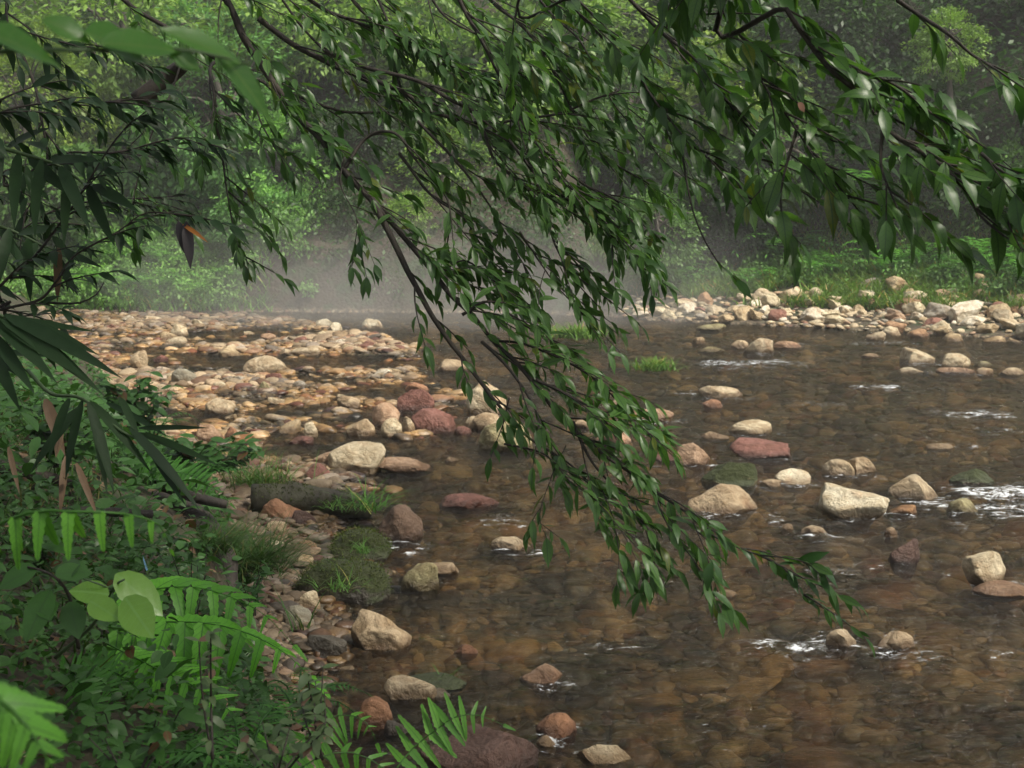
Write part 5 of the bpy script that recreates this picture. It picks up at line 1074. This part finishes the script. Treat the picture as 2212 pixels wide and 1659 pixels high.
RB = [
 dict(px=[z(1.0, 1.2, 4.2), (1160, -130, 3.5), (1229, 0, 3.5), (1280, 60, 3.45), (1330, 111, 3.4), (1380, 168, 3.4), (1414, 218, 3.35), (1464, 279, 3.3), (1503, 322, 3.3), (1583, 379, 3.25), (1620, 433, 3.2), (1657, 470, 3.2), (1700, 520, 3.15)], r=(.012, .0015), start=.3, gap=0.093, tl=(.16, .30), lsz=.074, spread=1.1, wratio=.36, tipleaf=.25, lean=np.array([.4, 0, -.7])),
 dict(px=[z(1.2, 1.2, 4.2), (1500, -120, 3.1), (1553, 0, 3.1), (1573, 44, 3.1), (1630, 107, 3.05), (1643, 168, 3.05), (1670, 208, 3.0), (1711, 262, 3.0), (1754, 329, 2.95), (1800, 390, 2.95), (1850, 450, 2.9)], r=(.010, .0015), start=.22, gap=0.063, tl=(.16, .32), lsz=.073, spread=1.1, wratio=.36, tipleaf=.3, lean=np.array([.45, 0, -.6]), berries=[(1480, 30, 3.0, 14, .02), (1500, 45, 3.05, 12, .02)]),
 dict(px=[z(1.3, 1.1, 4.2), (1620, -120, 2.9), (1700, 20, 2.9), (1750, 90, 2.9), (1800, 150, 2.85), (1872, 215, 2.85), (1905, 275, 2.8), (1983, 326, 2.75), (2040, 366, 2.7), (2090, 413, 2.7), (2140, 446, 2.65), (2212, 497, 2.6), (2290, 540, 2.6)], r=(.013, .004), start=.2, gap=0.054, tl=(.16, .34), lsz=.073, spread=1.1, wratio=.36, tipleaf=.1, lean=np.array([.5, 0, -.5]), berries=[(1930, 210, 2.8, 6, .015), (2085, 300, 2.75, 4, .015), (1930, 450, 2.8, 10, .016), (1830, 310, 2.85, 5, .02)]),
 dict(px=[(1929, -10, 3.3), (1983, 27, 3.3), (2056, 77, 3.2), (2100, 118, 3.2), (2160, 160, 3.1), (2230, 200, 3.1)], r=(.006, .0015), start=.25, gap=0.117, tl=(.12, .24), lsz=.074, spread=1.1, wratio=.36, tipleaf=.2, lean=np.array([.4, 0, -.5])),
 dict(px=[(1300, -60, 3.4), (1370, 10, 3.4), (1430, 70, 3.4), (1500, 130, 3.3), (1560, 210, 3.3), (1620, 290, 3.25), (1640, 380, 3.2)], r=(.006, .001), start=.1, gap=0.063, tl=(.14, .3), lsz=.074, spread=1.1, wratio=.36, tipleaf=.3, lean=np.array([.4, 0, -.6])),
 dict(px=[(1720, 270, 3.0), (1700, 350, 2.95), (1690, 430, 2.9), (1700, 500, 2.9)], r=(.004, .001), start=.1, gap=0.087, tl=(.12, .24), lsz=.077, spread=1.1, wratio=.36, tipleaf=.5, lean=np.array([.3, 0, -.8])),
 dict(px=[(1905, 275, 2.8), (1900, 350, 2.75), (1930, 430, 2.7), (1960, 500, 2.7)], r=(.004, .001), start=.1, gap=0.083, tl=(.10, .22), lsz=.077, spread=1.1, wratio=.36, tipleaf=.5, lean=np.array([.3, 0, -.7])),
 dict(px=[(1770, 110, 2.9), (1850, 150, 2.85), (1930, 180, 2.8), (2010, 240, 2.8), (2090, 290, 2.75), (2140, 330, 2.75)], r=(.005, .001), start=.05, gap=0.078, tl=(.12, .26), lsz=.073, spread=1.1, wratio=.36, tipleaf=.5, lean=np.array([.4, 0, -.5])),
 dict(px=[(1469, 285, 3.3), (1485, 400, 3.25), (1510, 490, 3.2), (1545, 560, 3.2), (1590, 605, 3.2)], r=(.003, .0012), start=.4, gap=0.215, tl=(.06, .12), lsz=.06, spread=1.1, wratio=.36, tipleaf=.2, lean=np.array([.2, 0, -.5])),
 dict(px=[(2090, 413, 2.7), (2120, 470, 2.65), (2170, 510, 2.6), (2230, 560, 2.6)], r=(.004, .001), start=.1, gap=0.078, tl=(.10, .2), lsz=.074, spread=1.1, wratio=.36, tipleaf=.5, lean=np.array([.2, 0, -.6])),
 dict(px=[(2120, 330, 2.7), (2170, 370, 2.65), (2230, 390, 2.6)], r=(.004, .001), start=.1, gap=0.069, tl=(.12, .24), lsz=.077, spread=1.1, wratio=.36, tipleaf=.5, lean=np.array([.4, 0, -.4])),
]
tree_thing('overhanging_tree', (3.6, .6, .0), 'tree above the right of the view with larger leaves and small green berries', ([(3.6, .6, -.3), (3.2, .7, 2.2), (2.3, .9, 3.8), (1.2, 1.1, 4.2), (.6, .8, 5.0)], .15, .07), RB, 5, ((2.6, .9, 5.4), (2.8, 2.9, .9), 130, 60), ((1.5, 6.6, 5.7), (1.9, 2.8, .5), 85, 60))
bpy.data.objects.remove(BERRY[0])
# dark shrub with spreading twigs at the upper left
SB = [
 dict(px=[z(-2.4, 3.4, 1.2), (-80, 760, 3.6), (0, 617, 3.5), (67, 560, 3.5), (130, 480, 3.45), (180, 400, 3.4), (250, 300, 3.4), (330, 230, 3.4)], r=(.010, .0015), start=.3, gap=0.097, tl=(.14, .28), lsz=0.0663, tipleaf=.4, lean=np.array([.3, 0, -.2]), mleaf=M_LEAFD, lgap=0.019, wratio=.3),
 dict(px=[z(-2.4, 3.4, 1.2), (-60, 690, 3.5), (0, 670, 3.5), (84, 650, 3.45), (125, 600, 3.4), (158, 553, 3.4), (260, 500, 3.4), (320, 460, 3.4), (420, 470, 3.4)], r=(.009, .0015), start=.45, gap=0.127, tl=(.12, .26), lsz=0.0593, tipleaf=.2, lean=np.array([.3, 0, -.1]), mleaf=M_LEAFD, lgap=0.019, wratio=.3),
 dict(px=[(87, 652, 3.45), (130, 655, 3.42), (170, 655, 3.4), (205, 638, 3.4), (222, 612, 3.4)], r=(.004, .0012), start=.5, gap=0.194, tl=(.04, .08), lsz=0.0008, tipleaf=.01, lean=np.array([.3, 0, .3])),
 dict(px=[z(-2.4, 3.4, 1.2), (-100, 300, 3.3), (0, 245, 3.3), (120, 225, 3.3), (250, 220, 3.3), (340, 200, 3.3)], r=(.008, .0015), start=.4, gap=0.078, tl=(.16, .3), lsz=0.0694, tipleaf=.5, lean=np.array([.3, 0, -.3]), mleaf=M_LEAFD, lgap=0.019, wratio=.32),
 dict(px=[z(-2.4, 3.4, 1.2), (-90, 430, 3.8), (20, 400, 3.8), (130, 330, 3.8), (250, 330, 3.7), (380, 300, 3.7), (480, 330, 3.7)], r=(.008, .0015), start=.4, gap=0.078, tl=(.16, .3), lsz=0.0632, tipleaf=.5, lean=np.array([.3, 0, -.3]), mleaf=M_LEAFD, lgap=0.019, wratio=.3),
 dict(px=[z(-2.4, 3.4, 1.2), (-90, 80, 3.6), (20, 60, 3.6), (120, 90, 3.6), (220, 100, 3.6), (330, 150, 3.6)], r=(.007, .0015), start=.35, gap=0.087, tl=(.16, .3), lsz=0.0593, tipleaf=.5, lean=np.array([.3, 0, -.4]), mleaf=M_LEAFD, lgap=0.019, wratio=.32),
 dict(px=[z(-2.4, 3.4, 1.2), (-90, 560, 4.2), (40, 500, 4.2), (150, 440, 4.2), (280, 430, 4.1), (400, 420, 4.1)], r=(.007, .0015), start=.35, gap=0.078, tl=(.16, .3), lsz=0.0452, tipleaf=.5, lean=np.array([.3, 0, -.4]), mleaf=M_LEAFD, lgap=0.019, wratio=.3),
 dict(px=[(0, 40, 3.9), (60, 150, 3.9), (90, 260, 3.8), (100, 380, 3.8), (40, 480, 3.8)], r=(.006, .002), start=.1, gap=0.087, tl=(.16, .3), lsz=0.0593, tipleaf=.5, lean=np.array([.2, 0, -.4]), mleaf=M_LEAFD, lgap=0.019, wratio=.3),
]
root = tree_thing('shrub', (-2.4, 3.4, 1.0), 'dark tangled shrub with spreading twigs filling the upper left', ([(-2.4, 3.4, .7), (-2.4, 3.4, 1.2), (-2.3, 3.4, 1.9), (-2.0, 3.4, 2.5)], .05, .02), SB, 8, None)
root['category'] = 'shrub'; del root['group']
limb('snapped_branch', [at(300, 222, 4.6), at(330, 195, 4.6), at(372, 160, 4.6), at(400, 138, 4.55)], .034, .022, M_BARK, 'short thick broken branch slanting behind the blurred near leaves', 'branch')
# close blurred shoot at the top left
plant('leafy_shoot', 'close out of focus shoot with large green leaves across the top left', 'plant',
  [([at(-80, 120, .95), at(60, 108, 1.0), at(180, 108, 1.0), at(330, 105, 1.05), at(430, 112, 1.05), at(540, 140, 1.1)], .0022, .001)],
  [(at(450, 85, 1.08), at(612, 262, 1.10), .021, (.2, -.75, .6), .25), (at(345, 62, 1.05), at(530, 125, 1.08), .022, (.1, -.7, .6), .15), (at(180, 70, 1.0), at(330, 120, 1.04), .040, (0, -.75, .6), .2), (at(215, 95, 1.0), at(400, 95, 1.05), .030, (0, -.8, .5), .15), (at(360, 108, 1.05), at(440, 150, 1.06), .017, (0, -.8, .5), .2), (at(-60, 60, .95), at(150, 125, 1.0), .034, (0, -.7, .6), .2), (at(90, 40, 1.0), at(200, 80, 1.0), .02, (0, -.7, .6), .3)],
  leaf_mat('near shoot leaves', (.05, .15, .025), (.09, .24, .035), odd=None, rough=.35, trans=.45, rib=(.12, .24, .05)), M_STEM, None, T_LANCE)


# ------------------------------------------------------------------ mist and haze
def vol(name, dens, col, aniso=.0):
    m, nt, out = mat(name); v = N(nt, 'VolumePrincipled'); v.inputs['Density'].default_value = dens; v.inputs['Color'].default_value = (*col, 1); v.inputs['Anisotropy'].default_value = aniso
    nt.links.new(v.outputs[0], out.inputs['Volume']); return m
v, f = CS[4]
v = np.array([(x, y, z) for z in (-3.5, 30) for y in (-60, 180) for x in (-110, 110)], float)
f = [(0, 2, 3, 1), (4, 5, 7, 6), (0, 1, 5, 4), (2, 6, 7, 3), (0, 4, 6, 2), (1, 3, 7, 5)]
tag(MB().add(v, f).build('haze', vol('haze', .0019, (.93, .95, .93)), smooth=False), kind='stuff')
v, f = CS[14]
v = v * np.array([5.6, 2.2, 1.6]) * (1 + .12 * fbm(v[:, 0] * 2, v[:, 1] * 2, v[:, 2] * 2, 2, 3))[:, None]
mm_ = vol('mist', .06, (.96, .94, .90)); nt = mm_.node_tree; geo = nt.nodes.new('ShaderNodeNewGeometry'); sp = nt.nodes.new('ShaderNodeSeparateXYZ'); nt.links.new(geo.outputs['Position'], sp.inputs[0])
hgt = ramp(nt, math_(nt, 'MULTIPLY', sp.outputs[2], .5), [(0., 1.), (1., 0.)]); den = math_(nt, 'MULTIPLY', math_(nt, 'MULTIPLY', ramp(nt, noise(nt, .7, 2, .5, geo.outputs['Position']), [(.3, .25), (.7, 1.)]), hgt), .15)
nt.links.new(den, [n_ for n_ in nt.nodes if n_.type == 'PRINCIPLED_VOLUME'][0].inputs['Density'])
o = MB().add(v, f).build('mist', mm_); o.location = (-1.2, 24.2, .75)
tag(o, 'pale mist hanging low over the far water under the dark bank', 'mist', None, 'stuff')
